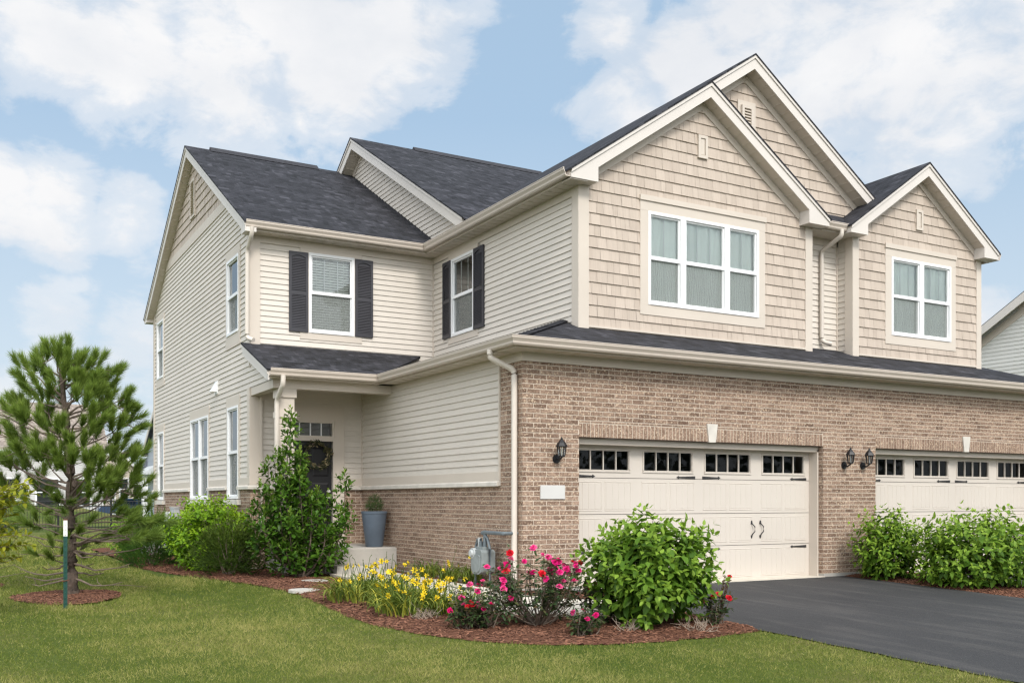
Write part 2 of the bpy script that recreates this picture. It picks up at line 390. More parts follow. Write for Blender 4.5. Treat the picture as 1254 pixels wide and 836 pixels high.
def span(poly, z):
    us = []
    for i in range(len(poly)):
        (u0, z0), (u1, z1) = poly[i], poly[(i+1) % len(poly)]
        if abs(z1 - z0) < 1e-9:
            if abs(z - z0) < 1e-6: us += [u0, u1]
        elif min(z0, z1) - 1e-7 <= z <= max(z0, z1) + 1e-7: us.append(u0 + (u1-u0) * (z-z0) / (z1-z0))
    return (min(us), max(us)) if us else None
def rows(poly, holes, z_start, e):
    """yield (row bottom, row top, za, zb, [(ua0,ub0,ua1,ub1)]) pieces of the wall, course by course"""
    zmin, zmax = min(p[1] for p in poly), max(p[1] for p in poly)
    k = math.floor((zmin - z_start) / e); cuts = sorted({p[1] for p in poly} | {h[2] for h in holes} | {h[3] for h in holes})
    while z_start + k * e < zmax - 1e-6:
        rb, rt = z_start + k * e, z_start + (k+1) * e; k += 1
        a, b = max(rb, zmin), min(rt, zmax)
        zs = [a] + [c for c in cuts if a + 1e-5 < c < b - 1e-5] + [b]
        for za, zb in zip(zs, zs[1:]):
            if zb - za < 1e-4: continue
            s0, s1 = span(poly, za + 1e-6), span(poly, zb - 1e-6)
            if not s0 or not s1: continue
            pcs = [(s0[0], s0[1], s1[0], s1[1])]
            for h in holes:
                if h[2] < zb - 1e-5 and h[3] > za + 1e-5:
                    q = []
                    for (l0, r0, l1, r1) in pcs:
                        if h[1] <= min(l0, l1) or h[0] >= max(r0, r1): q.append((l0, r0, l1, r1)); continue
                        if h[0] > max(l0, l1): q.append((l0, h[0], l1, h[0]))
                        if h[1] < min(r0, r1): q.append((h[1], r0, h[1], r1))
                    pcs = q
            yield rb, rt, za, zb, pcs
def lap(mb, fr, poly, holes=(), e=.1016, z0=0.0, d=.019):
    for rb, rt, za, zb, pcs in rows(poly, holes, z0, e):
        r = random.random(); c = (r, r, r)
        off = lambda z: d * (1 - .86 * (z - rb) / e)
        for (l0, r0, l1, r1) in pcs:
            L = r0 - l0
            cuts = [0, 1]
            if L > 4: cuts = [0, random.uniform(.25, .75), 1]
            for t0, t1 in zip(cuts, cuts[1:]):
                a0, b0 = l0 + (r0-l0)*t0, l0 + (r0-l0)*t1; a1, b1 = l1 + (r1-l1)*t0, l1 + (r1-l1)*t1
                j = .0012 * random.random() if t0 > 0 else 0
                fr.quad(mb, [(a0,za,off(za)+j),(b0,za,off(za)+j),(b1,zb,off(zb)+j),(a1,zb,off(zb)+j)], c)
                if abs(za - rb) < 1e-6: fr.quad(mb, [(a0,za,0),(b0,za,0),(b0,za,off(za)+j),(a0,za,off(za)+j)], c)
def shakes(mb, fr, poly, holes=(), e=.1778, z0=0.0, d=.022):
    widths = [.09, .11, .13, .15, .18, .20]
    for rb, rt, za, zb, pcs in rows(poly, holes, z0, e):
        off = lambda z: d * (1 - .82 * (z - rb) / e)
        rs = random.Random(int(rb * 1000) + int(poly[0][0] * 77))
        seq = []; u = min(p[0] for p in poly) - rs.random() * .2; umax = max(p[0] for p in poly)
        while u < umax: w = rs.choice(widths); seq.append((u, u + w, rs.random(), rs.random() * .004)); u += w
        for (l0, r0, l1, r1) in pcs:
            for (u0, u1, r, j) in seq:
                a0, b0 = max(u0 + .004, l0), min(u1, r0); a1, b1 = max(u0 + .004, l1), min(u1, r1)
                if b0 - a0 < .003 and b1 - a1 < .003: continue
                b0 = max(a0, b0); b1 = max(a1, b1); c = (r, r, r)
                if b1 - a1 < 1e-4 and b1 < a0: continue
                fr.quad(mb, [(a0,za,off(za)+j),(b0,za,off(za)+j),(b1,zb,off(zb)+j),(a1,zb,off(zb)+j)], c)
                if abs(za - rb) < 1e-6: fr.quad(mb, [(a0,za,0),(b0,za,0),(b0,za,off(za)+j),(a0,za,off(za)+j)], c)
            fr.quad(mb, [(l0,za,.0015),(r0,za,.0015),(r1,zb,.0015),(l1,zb,.0015)], (0,0,0))
def rect_minus(rc, holes):
    out = [rc]
    for h in holes:
        q = []
        for (a, b, c, d) in out:
            if h[1] <= a or h[0] >= b or h[3] <= c or h[2] >= d: q.append((a, b, c, d)); continue
            if h[0] > a: q.append((a, h[0], c, d))
            if h[1] < b: q.append((h[1], b, c, d))
            a2, b2 = max(a, h[0]), min(b, h[1])
            if h[2] > c: q.append((a2, b2, c, h[2]))
            if h[3] < d: q.append((a2, b2, h[3], d))
        out = q
    return out
def brick_piece(mb, fr, a, b, c, d, n, col_):
    if b - a < .012 or d - c < .012: return
    e = .002
    fr.quad(mb, [(a+e,c+e,n),(b-e,c+e,n),(b-e,d-e,n),(a+e,d-e,n)], col_)
    A = [(a,c,n-.006),(b,c,n-.006),(b,d,n-.006),(a,d,n-.006)]; B = [(a+e,c+e,n),(b-e,c+e,n),(b-e,d-e,n),(a+e,d-e,n)]
    for i in range(4):
        j = (i+1) % 4; fr.quad(mb, [A[i], A[j], B[j], B[i]], col_)
def bricks(mb, fr, u0, u1, z0, z1, holes=(), soldiers=(), darkp=.06, n=.006):
    """running bond, mortar sheet behind; soldiers: (u0,u1,z0,z1) courses of upright bricks"""
    H, L, j = .0677, .2125, .0098
    for rc in rect_minus((u0, u1, z0, z1), holes):
        a, b, c, d = rc; mb.mi = 1; fr.quad(mb, [(a,c,n-.0045),(b,c,n-.0045),(b,d,n-.0045),(a,d,n-.0045)]); mb.mi = 0
    blk = list(holes) + list(soldiers)
    k = 0; z = 0.0
    while z < z1:
        if z + H > z0:
            u = math.floor(u0 / L) * L - (L / 2 if k % 2 else 0)
            while u < u1:
                r = random.random(); r = r * .12 if random.random() < darkp else .12 + .88 * r
                cc = (r, random.random(), random.random())
                for (a, b, c, d) in rect_minus((max(u0, u), min(u1, u + L - j), max(z0, z), min(z1, z + H - j)), blk):
                    if b > a: brick_piece(mb, fr, a, b, c, d, n + random.uniform(-.0008, .0008), cc)
                u += L
        z += H; k += 1
    for (a, b, c, d) in soldiers:
        u = a
        while u < b - .02:
            r = .2 + .75 * random.random()
            for (a2, b2, c2, d2) in rect_minus((u, min(b, u + H - j), c, d - j), holes): brick_piece(mb, fr, a2, b2, c2, d2, n + random.uniform(-.001, .001), (r, random.random(), random.random()))
            u += H

def sweep(mb, path, prof):                                    # extrude profile (outward d, z) along a level path; outward = right of travel
    P = [Vector((x, y, 0)) for x, y in path]; rings = []
    for i, p in enumerate(P):
        n1 = n2 = None
        if i > 0: t = (P[i] - P[i-1]).normalized(); n1 = Vector((t.y, -t.x, 0))
        if i < len(P) - 1: t = (P[i+1] - P[i]).normalized(); n2 = Vector((t.y, -t.x, 0))
        if n1 is None: m = n2
        elif n2 is None: m = n1
        else: m = (n1 + n2) / (1 + n1.dot(n2))
        rings.append([p + m * d + Vector((0,0,z)) for d, z in prof])
    k = len(prof)
    for r0, r1 in zip(rings, rings[1:]):
        for i in range(k):
            j = (i+1) % k; mb.face([r0[i], r1[i], r1[j], r0[j]])
    mb.face(rings[0]); mb.face(rings[-1][::-1])
def gutter_prof(zt):
    h = .125; b = zt - h
    return [(.002,b),(.075,b),(.092,b+.022),(.094,b+.045),(.104,b+.062),(.122,b+.088),(.124,zt-.012),(.130,zt-.010),(.130,zt),(.110,zt),(.110,zt-.02),(.098,b+.07),(.07,b+.015),(.012,b+.012),(.012,zt),(.002,zt)]

def roof(mb, pts, eave, th=.03):
    P = [Vector(p) for p in pts]; n = Vector((0,0,0))
    for i in range(len(P)): n += P[i].cross(P[(i+1) % len(P)])
    n.normalize()
    if n.z < 0: P.reverse(); n = -n
    u = Vector(eave).normalized(); v = n.cross(u); v = v if v.z > 0 else -v
    uv = [(p.dot(u), p.dot(v)) for p in P]
    mb.face(P, uv); Q = [p - Vector((0,0,th)) for p in P]; mb.face(Q[::-1], uv[::-1])
    for i in range(len(P)):
        j = (i+1) % len(P); mb.face([P[j], P[i], Q[i], Q[j]], [uv[j], uv[i], uv[i], uv[j]])

# ------------------------------------------------------------------ the house
Yg, Xg, Yc, Xu, Yu, XL = 11.77, 6.833, 17.9, 8.336, 12.637, 4.68
YD = 13.0                                                     # big gable wall and recess wall
XE = 19.6                                                     # right end of the garage block
house = empty('duplex_house', (6.833, 11.77, 0), 'large two-storey beige duplex with brick garage front, tan shingled gables and dark roof', 'house')
FG, FU, FC, FD = Fr('front', Yg), Fr('front', Yu), Fr('front', Yc), Fr('front', YD)
LG, LU, LL = Fr('left', Xg), Fr('left', Xu), Fr('left', XL)
LED0, LED1 = 1.492, 1.575                                     # stone ledge

def ledge_prof(): return [(0,LED0+.01),(.05,LED0),(.07,LED0),(.07,LED0+.052),(.06,LED0+.062),(0,LED1)]

# --- windows
def window(fr, u0, u1, z0, z1, units=(1,), casing=None, inner='curtain', bars=2, head=False, sill=None, label=None):
    f = MB(); w = .05; top = .035
    # outer frame
    fr.slab(f, u0, u0+w, z0, z1, -.06, top); fr.slab(f, u1-w, u1, z0, z1, -.06, top)
    fr.slab(f, u0+w, u1-w, z1-w, z1, -.06, top-.001); fr.slab(f, u0+w, u1-w, z0, z0+w, -.06, top+.008)
    tot = sum(units); us = []; a = u0 + w; W = u1 - u0 - 2*w; gap = .115
    W -= gap * (len(units) - 1)
    for i, t in enumerate(units):
        b = a + W * t / tot; us.append((a, b))
        if i < len(units) - 1: fr.slab(f, b, b+gap, z0+w, z1-w, -.06, top-.002)
        a = b + gap
    zm = (z0 + z1) / 2 + .01
    for (a, b) in us:
        fr.slab(f, a, b, zm-.03, zm+.03, -.05, .018)
        s = .026
        fr.slab(f, a, a+s, zm+.03, z1-w, -.045, .008); fr.slab(f, b-s, b, zm+.03, z1-w, -.045, .008); fr.slab(f, a+s, b-s, z1-w-s, z1-w, -.045, .008)
        fr.slab(f, a, a+.018, z0+w, zm-.03, -.055, -.004); fr.slab(f, b-.018, b, z0+w, zm-.03, -.055, -.004); fr.slab(f, a+.018, b-.018, z0+w, z0+w+.03, -.055, -.004)
    wo = f.build('window', M['white'], house)
    if label: wo['label'] = label
    if casing:
        c = MB(); (l, r, b_, t_) = casing
        if head:
            fr.slab(c, u0-l, u1+r, z1, z1+t_-.085, 0, .028); fr.slab(c, u0-l-.012, u1+r+.012, z1+t_-.085, z1+t_, 0, .05)
        else: fr.slab(c, u0-l, u1+r, z1, z1+t_, 0, .026)
        fr.slab(c, u0-l, u0, z0, z1-.0005, 0, .0265); fr.slab(c, u1, u1+r, z0, z1-.0005, 0, .0265)
        fr.slab(c, u0-l, u1+r, z0-b_, z0-.0005, 0, .026)
        c.build('casing', M['trim'], wo)
    for i, (a, b) in enumerate(us):
        g = MB(); fr.quad(g, [(a+.02,zm+.02,-.018),(b-.02,zm+.02,-.018),(b-.02,z1-w-.02,-.018),(a+.02,z1-w-.02,-.018)]); g.build('pane', M['glass'], wo)
        g = MB(); fr.quad(g, [(a+.015,z0+w+.02,-.046),(b-.015,z0+w+.02,-.046),(b-.015,zm-.02,-.046),(a+.015,zm-.02,-.046)]); g.build('pane', M['glass'], wo)
        g = MB(); fr.quad(g, [(a+.012,z0+w+.02,-.012),(b-.012,z0+w+.02,-.012),(b-.012,zm-.02,-.012),(a+.012,zm-.02,-.012)]); g.build('insect_screen', M['screen'], wo)
        nb = bars[i] if isinstance(bars, (list, tuple)) else bars
        if nb:
            g = MB()
            for k in range(nb):
                u = a + (b-a) * (k+1) / (nb+1); fr.slab(g, u-.009, u+.009, zm+.03, z1-w-.026, -.032, -.022)
            g.build('muntin', M['white'], wo)
    # room behind
    rm = MB(); D = -.55
    fr.quad(rm, [(u0,z0,D),(u1,z0,D),(u1,z1,D),(u0,z1,D)])
    for q in ([(u0,z0,D),(u0,z1,D),(u0,z1,-.06),(u0,z0,-.06)], [(u1,z0,D),(u1,z0,-.06),(u1,z1,-.06),(u1,z1,D)], [(u0,z0,D),(u0,z0,-.06),(u1,z0,-.06),(u1,z0,D)], [(u0,z1,D),(u1,z1,D),(u1,z1,-.06),(u0,z1,-.06)]): fr.quad(rm, q)
    rm.build('room', M[{'dark':'dark','curtain':'pale_room'}.get(inner,'room')], wo)
    if inner == 'curtain':
        c = MB(); n = int((u1-u0) / .02); prev = None; ph = random.random() * 6
        for k in range(n+1):
            u = u0 + .01 + (u1-u0-.02) * k / n; d = -.070 + .010 * math.sin(u*38+ph) + .012 * math.sin(u*17+2*ph)
            if prev: fr.quad(c, [(prev[0],z0+.01,prev[1]),(u,z0+.01,d),(u,z1-.01,d),(prev[0],z1-.01,prev[1])])
            prev = (u, d)
        c.build('curtain', M['curtain'], wo, smooth=True)
    if inner == 'blind':
        c = MB(); z = z0 + .03
        while z < z1 - .05:
            fr.quad(c, [(u0+.03,z,-.085),(u1-.03,z,-.085),(u1-.03,z+.041,-.100),(u0+.03,z+.041,-.100)]); z += .049
        for t in (.2, .5, .8):
            u = u0 + (u1-u0)*t; fr.slab(c, u-.004, u+.004, z0+.03, z1-.04, -.083, -.08)
        c.build('blind', M['blind'], wo)
    if sill:
        s = MB(); fr.poly(s, [(u0-sill,z0-.115),(u1+sill,z0-.115),(u1+sill,z0-.012),(u0-sill,z0-.012)], -.03, .085); s.build('sill', M['lime'], wo)
    return wo
def shutter(fr, u0, u1, z0, z1):
    m = MB(); fr.slab(m, u0, u1, z0, z1, .014, .030); b = .045; zm = z0 + (z1-z0)*.48
    fr.slab(m, u0, u0+b, z0, z1, .030, .05); fr.slab(m, u1-b, u1, z0, z1, .030, .05)
    for a, c in ((z0, z0+.075), (zm-.03, zm+.03)): fr.slab(m, u0+b, u1-b, a, c, .030, .049)
    arch = [(u0+b, z1), (u0+b, z1-.10)]
    for k in range(9):
        t = k / 8; arch.append((u0+b + (u1-u0-2*b)*t, z1-.10 + .04*math.sin(math.pi*t)))
    arch += [(u1-b, z1)]
    fr.poly(m, arch, .030, .049)
    z = z0 + .085
    while z < z1 - .11:
        if not (zm - .05 < z < zm + .035): fr.quad(m, [(u0+b,z,.046),(u1-b,z,.046),(u1-b,z+.026,.032),(u0+b,z+.026,.032)])
        z += .030
    return m.build('shutter', M['shutter'], house)

WIN = dict(A=(9.64,12.008,4.415,5.91), B=(15.352,17.075,4.40,5.875), C=(5.758,6.655,4.42,5.915), U=(16.10,17.05,4.42,5.905))
window(FU, *WIN['A'], units=(.72,.98,.72), casing=(.155,.145,.165,.24), inner='curtain', bars=(1,2,1), head=True)
window(FU, *WIN['B'], units=(1,1), casing=(.165,.145,.17,.235), inner='curtain', bars=(2,2), head=True)
window(FC, *WIN['C'], casing=(.165,.157,.125,.105), inner='blind', bars=2)
window(LU, *WIN['U'], casing=(.15,.15,.125,.105), inner='room', bars=2)
for a in ((5.382,5.742,4.42,5.90), (6.668,7.028,4.42,5.90)): shutter(FC, *a)
for a in ((17.062,17.40,4.42,5.90), (15.70,16.088,4.42,5.90)): shutter(LU, *a)
LW = [(18.68,19.60,4.48,5.95,(1,),(.10,.10,.25,.16)), (26.35,27.25,4.45,5.95,(1,),(.08,.10,.22,.14)),
      (18.70,19.55,1.32,3.09,(1,),(.10,.10,0,.19)), (21.22,23.02,1.31,3.09,(1,1),(.08,.10,0,.19)), (26.32,27.12,1.30,3.06,(1,),(.08,.10,0,.19))]
lw_holes = []
for (a, b, c, d, un, cs) in LW:
    low = c < 2
    window(LL, a, b, c, d, units=un, casing=(cs[0], cs[1], cs[2] if not low else .0, cs[3]), inner='dark', bars=0, sill=.14 if low else None)
    lw_holes.append((a, b, c, d))
H = lambda k: (WIN[k][0], WIN[k][1], WIN[k][2], WIN[k][3])

# --- brick walls
G1, G2 = (7.764, 12.645, 0.0, 2.195), (13.918, 18.80, 0.0, 2.195)
b = MB(); bricks(b, FG, Xg, XE, .06, 3.22, [G1, G2], [(7.764,12.645,2.195,2.398), (13.918,18.80,2.195,2.398)], .07)
for (a, c) in ((G1[0], 'r'), (G1[1], 'l'), (G2[0], 'r'), (G2[1], 'l')):     # brick returns of the openings
    fr = Fr('right' if c == 'r' else 'left', a); bricks(b, fr, Yg-.004, Yg+.10, .06, 2.195, n=.001)
b.build('brick_wall', [M['brick'], M['mortar']], house)
b = MB(); bricks(b, LG, Yg-.004, 12.40, .06, 3.22); bricks(b, LG, 12.40, Yc, .06, LED0+.01)
b.build('brick_wall', [M['brick'], M['mortar']], house)
b = MB(); bricks(b, FC, 6.45, Xg, .3, LED0+.01); bricks(b, FC, XL-.004, 5.20, .06, LED0+.01)
bricks(b, LL, Yc-.004, 27.8, .06, LED0+.01, [(h[0]-.02,h[1]+.02,h[2]-.11,9) for h in lw_holes if h[2] < 2])
b.build('brick_wall', [M['brick'], M['mortar']], house)

# --- lap siding
s = MB(); lap(s, LG, [(12.40,1.70),(Yc,1.70),(Yc,3.36),(12.40,3.36)], z0=1.70); s.build('siding_wall', M['siding'], house)
s = MB(); lap(s, FC, [(XL,1.70),(Xg,1.70),(Xg,3.36),(XL,3.36)], [(5.20,6.45,0,3.05)], z0=1.70)
lap(s, FC, [(XL,3.9),(Xu,3.9),(Xu,6.0),(XL,6.0)], [H('C')], z0=4.05); s.build('siding_wall', M['siding'], house)
s = MB(); lap(s, LU, [(Yu,3.4),(Yc,3.4),(Yc,6.0),(Yu,6.0)], [H('U')], z0=4.05); s.build('siding_wall', M['siding'], house)
s = MB()
zr = lambda y: 6.25 + .567 * (y - 17.5) if y < 22.65 else 9.17 - .545 * (y - 22.65)
lap(s, LL, [(Yc,1.70),(27.8,1.70),(27.8,6.2),(26.6,7.06),(18.92,7.06),(Yc,6.30)], [(h[0],h[1],h[2],h[3]) for h in lw_holes], z0=1.70)
s.build('siding_wall', M['siding'], house)
s = MB(); lap(s, LL, [(16.40,3.335),(Yc,3.335),(Yc,3.99)], z0=1.70); s.build('siding_wall', M['siding'], house)        # porch side
s = MB(); lap(s, LU, [(15.8,5.9),(27.5,5.9),(21.78,9.50)], z0=4.05); s.build('siding_wall', M['siding'], house)         # big left gable
s = MB(); lap(s, FD, [(13.0,3.9),(14.34,3.9),(14.34,6.2),(13.0,6.2)], z0=3.95)
lap(s, Fr('left', 14.334), [(Yu,3.9),(YD,3.9),(YD,6.2),(Yu,6.2)], z0=3.95); lap(s, Fr('right', 13.253), [(Yu,3.9),(YD,3.9),(YD,6.2),(Yu,6.2)], z0=3.95)
s.build('siding_wall', M['siding'], house)
s = MB(); lap(s, Fr('right', 17.982), [(Yu,3.6),(23,3.6),(23,6.2),(Yu,6.2)], z0=3.95); lap(s, Fr('right', XE), [(Yg,.06),(27.5,.06),(27.5,3.4),(Yg,3.4)], z0=.06)
lap(s, Fr('back', 27.8), [(XL,.06),(XE,.06),(XE,6.2),(XL,6.2)], z0=.06); lap(s, Fr('right', XE), [(15.8,3.4),(27.5,3.4),(27.5,6.3),(21.78,9.4),(15.8,6.3)], z0=4.05)
lap(s, Fr('front', 15.9), [(17.9,3.4),(XE,3.4),(XE,6.3),(17.9,6.3)], z0=4.05); s.build('siding_wall', M['siding'], house)

# --- shingle walls
SA = .68
s = MB(); shakes(s, FU, [(Xu,3.86),(13.253,3.86),(13.253,6.24),(10.745,7.95),(Xu,6.24)], [H('A')], z0=3.95); s.build('shingle_wall', M['shake'], house)
s = MB(); shakes(s, FU, [(14.334,3.86),(17.982,3.86),(17.982,6.27),(16.12,7.55),(14.334,6.27)], [H('B')], z0=3.95); s.build('shingle_wall', M['shake'], house)
s = MB(); shakes(s, FD, [(8.4,6.2),(15.6,6.2),(12.02,8.80)], z0=3.95); s.build('shingle_wall', M['shake'], house)
s = MB(); shakes(s, LL, [(19.62,7.24),(25.95,7.24),(22.65,8.95)], z0=7.24); s.build('shingle_wall', M['shake'], house)

# --- boards and trim
t = MB()
LL.poly(t, [(19.45,7.05),(26.1,7.05),(25.75,7.245),(19.85,7.245)], 0, .03)                                              # band under the left gable
def corner(fr1, u1a, u1b, fr2, u2a, u2b, z0, z1, m=t):
    fr1.slab(m, u1a, u1b, z0, z1, 0, .03); fr2.slab(m, u2a, u2b, z0, z1, .0, .0295)
t.build('band_board', M['trim'], house)
t = MB()
FU.slab(t, Xu-.03, 8.50, 3.80, 6.13, 0, .03); LU.slab(t, Yu-.0, Yu+.16, 3.9, 6.13, .0, .0305)
FU.slab(t, 13.113, 13.283, 3.86, 6.13, 0, .03); Fr('right', 13.253).slab(t, Yu, Yu+.14, 3.9, 6.13, 0, .0305)
FU.slab(t, 14.304, 14.47, 3.86, 6.13, 0, .03); Fr('left', 14.334).slab(t, Yu, Yu+.15, 3.9, 6.13, 0, .0305)
FU.slab(t, 17.86, 18.012, 3.80, 6.13, 0, .03); Fr('right', 17.982).slab(t, Yu, Yu+.15, 3.8, 6.13, 0, .0305)
FC.slab(t, XL-.03, 4.845, 3.7, 6.11, 0, .03); LL.slab(t, Yc, Yc+.14, 4.02, 6.20, 0, .0305)
LL.slab(t, 27.64, 27.8, 1.56, 6.2, 0, .03)
LL.slab(t, Yc, Yc+.14, 1.575, 3.335, 0, .031); FC.slab(t, XL-.03, 4.855, 1.575, 3.33, 0, .03)
FC.slab(t, Xu-.035, Xu-.003, 3.9, 6.11, .0, .032); LU.slab(t, Yc-.035, Yc-.003, 3.9, 6.11, .0, .030)   # inside corner post
FC.slab(t, Xg-.035, Xg-.003, 1.70, 3.36, .0, .032); LG.slab(t, Yc-.035, Yc-.003, 1.70, 3.36, .0, .030)
FD.slab(t, 14.295, 14.33, 3.95, 6.1, .0, .03)
LG.slab(t, 12.385, 12.425, LED1, 3.22, 0, .028)
t.build_parts('corner_board', M['trim'], house)
t = MB()
LG.slab(t, 12.40, Yc, LED1-.01, 1.705, 0, .03); FC.slab(t, 6.45, Xg-.03, LED1-.01, 1.705, 0, .028); FC.slab(t, 4.855, 5.2, LED1-.01, 1.705, 0, .028)
u = Yc + .14
for h in sorted([h for h in lw_holes if h[2] < 2]): LL.slab(t, u, h[0]-.10, LED1-.01, 1.705, 0, .028); u = h[1] + .10
LL.slab(t, u, 27.64, LED1-.01, 1.705, 0, .028)
t.build_parts('skirt_board', M['trim'], house)
t = MB()                                                                                 # frieze boards under the eaves
sweep(t, [(Xg-.002,12.425),(Xg-.002,Yg-.002),(XE,Yg-.002)], [(0,3.215),(.028,3.215),(.028,3.345),(0,3.345)])
LG.slab(t, 12.425, Yc, 3.25, 3.345, 0, .024)
FC.slab(t, 4.845, Xu-.03, 5.985, 6.11, 0, .03); LU.slab(t, Yu+.16, Yc-.03, 5.985, 6.13, 0, .029)
FD.slab(t, 13.253, 14.334, 5.99, 6.13, 0, .03)
t.build_parts('frieze_board', M['trim'], house)
t = MB(); sweep(t, [(Xg,Yc+.0),(Xg,12.39)], ledge_prof()); sweep(t, [(6.45,Yc),(Xg,Yc)], ledge_prof())
u = None
hs = sorted([h for h in lw_holes if h[2] < 2])
edges = [Yc] + [x for h in hs for x in (h[0]-.03, h[1]+.03)] + [27.85]
for a, c in zip(edges[0::2], edges[1::2]):
    if a == Yc: sweep(t, [(XL,c),(XL,Yc),(5.20,Yc)], ledge_prof())
    else: sweep(t, [(XL,c),(XL,a)], ledge_prof())
t.build_parts('stone_ledge', M['lime'], house)
for gx in (10.22, 16.35):
    t = MB(); FG.poly(t, [(gx-.066,2.185),(gx+.066,2.185),(gx+.107,2.47),(gx-.107,2.47)], -.02, .028); t.build('keystone', M['lime'], house)
t = MB(); FG.slab(t, 7.70, 12.70, 2.190, 2.199, -.09, -.001); FG.slab(t, 13.85, 18.86, 2.190, 2.199, -.09, -.001); t.build_parts('lintel', M['lintel'], house)
t = MB(); sweep(t, [(Xg,Yc),(Xg,Yg),(G1[0],Yg)], [(0,-.25),(.02,-.25),(.02,.062),(0,.064)]); sweep(t, [(G1[1],Yg),(G2[0],Yg)], [(0,-.25),(.02,-.25),(.02,.062),(0,.064)])
sweep(t, [(G2[1],Yg),(XE,Yg)], [(0,-.25),(.02,-.25),(.02,.062),(0,.064)]); sweep(t, [(XL,27.8),(XL,Yc),(5.2,Yc)], [(0,-.25),(.015,-.25),(.015,.062),(0,.064)])
for a in (G1[0], G1[1], G2[0], G2[1]):
    sgn = -1 if a in (G1[0], G2[0]) else 1
    t.box(a+sgn*.001, a+sgn*.06, Yg+.0012, Yg+.30, -.2, .0605)
t.build_parts('foundation', M['foundation'], house)

# --- roofs
def rake(fr, pts, h, n1, fz, name='rake_board', ret=(None, None), zs=None, crown=True):
    """pts: eave, apex, eave tops (u,z); fascia board at n1, soffit back to the wall, frieze on the wall, cut level at zs"""
    (ua, za), (ub, zb), (uc, zc) = pts
    m = MB(); so = MB(); fzb = MB()
    for (u0, z0, u1, z1, rt) in ((ua, za, ub, zb, ret[0]), (uc, zc, ub, zb, ret[1])):
        k = (z1 - z0) / (u1 - u0); sg = 1 if u1 > u0 else -1
        if rt is not None and zs is not None:
            ur = u0 + sg * rt; zr_ = z0 + k * sg * rt - h
            if zr_ > zs: board = [(u0,zs),(ur,zs),(ur,zr_),(u1,z1-h),(u1,z1),(u0,z0)]
            else: board = [(u0,zs),(u0+(zs+h-z0)/k,zs),(u1,z1-h),(u1,z1),(u0,z0)]
            fr.poly(m, board, n1-.022, n1)
            fr.poly(m, [(u0,zs+.002),(ur-.002*sg,zs+.002),(ur-.002*sg,max(zs+.01,zr_+.05)),(u0,z0-.04)], .002, n1-.023)
        else: fr.poly(m, [(u0,z0-h),(u1,z1-h),(u1,z1),(u0,z0)], n1-.022, n1)
        if crown: fr.poly(m, [(u0,z0-.075),(u1,z1-.075),(u1,z1-.002),(u0,z0-.002)], n1+.001, n1+.020)
        us = u0 + (sg * rt if rt else 0); zs0 = z0 + k * (us - u0)
        fr.poly(so, [(us,zs0-h+.012),(u1,z1-h+.012),(u1,z1-h+.03),(us,zs0-h+.03)], .001, n1-.022)
        if fz:
            fr.poly(fzb, [(us,zs0-h-fz),(u1,z1-h-fz),(u1,z1-h+.01),(us,zs0-h+.01)], .0005, .03)
            # soffit panel joints as shallow battens
        L = math.hypot(u1-us, z1-zs0); nb = int(L / .20)
        for i in range(1, nb):
            t_ = i / nb; uu = us + (u1-us)*t_; zz = zs0 + (z1-zs0)*t_
            fr.poly(so, [(uu-.005,zz-h+.006),(uu+.005,zz-h+.006+k*.01*sg*sg),(uu+.005,zz-h+.012),(uu-.005,zz-h+.012)], .03, n1-.024)
    m.build(name, M['fascia'], house); so.build('soffit', M['soffit'], house)
    if fz: fzb.build('frieze_board', M['trim'], house)

RA = .257
rake(FU, [(8.03,6.27),(10.745,8.116),(13.46,6.27)], .255, RA, .135, ret=(.49,.49), zs=6.125)
rake(FU, [(14.01,6.25),(16.12,7.70),(18.23,6.25)], .25, RA, .115, ret=(.44,.44), zs=6.105)
rake(FD, [(9.2,7.066),(12.02,8.983),(16.01,6.27)], .255, .28, .13)
rake(LL, [(17.50,6.25),(22.65,9.17),(28.1,6.2)], .24, .20, 0, ret=(.30,.30), zs=6.06)
rake(LU, [(16.0,6.443),(21.78,9.715),(27.76,6.33)], .26, .306, .10)
# porch rake
m = MB(); LL.poly(m, [(Yc,3.915),(Yc,4.108),(16.22,3.455),(16.22,3.29),(16.42,3.34)], .127, .15); LL.poly(m, [(Yc,4.04),(Yc,4.104),(16.22,3.450),(16.22,3.385)], .151, .168)
m.build('rake_board', M['fascia'], house); m = MB(); LL.poly(m, [(Yc,3.955),(16.42,3.345),(16.42,3.36),(Yc,3.97)], .0, .126); m.build('soffit', M['soffit'], house)

rm = MB()
roof(rm, [(8.0,12.35,6.255),(8.0,YD-.31,6.255),(10.745,YD-.31,8.125),(10.745,12.35,8.125)], (0,1,0))
roof(rm, [(8.0,YD-.31,6.255),(8.0,15.72,6.255),(12.02,20.45,8.99),(12.02,YD-.31,8.99)], (0,1,0)); rm.build('roof', M['roof'], house)
rm = MB(); roof(rm, [(13.49,12.35,6.255),(10.745,12.35,8.125),(10.745,YD,8.125),(13.49,YD,6.255)], (0,1,0)); rm.build('roof', M['roof'], house)
rm = MB(); roof(rm, [(16.04,YD-.31,6.255),(12.02,YD-.31,8.99),(12.02,20.5,8.99),(16.04,20.5,6.255)], (0,1,0)); rm.build('roof', M['roof'], house)
rm = MB(); roof(rm, [(13.98,12.35,6.235),(16.12,12.35,7.71),(16.12,24,7.71),(13.98,24,6.235)], (0,1,0)); roof(rm, [(18.26,12.35,6.235),(16.12,12.35,7.71),(16.12,24,7.71),(18.26,24,6.235)], (0,1,0)); rm.build('roof', M['roof'], house)
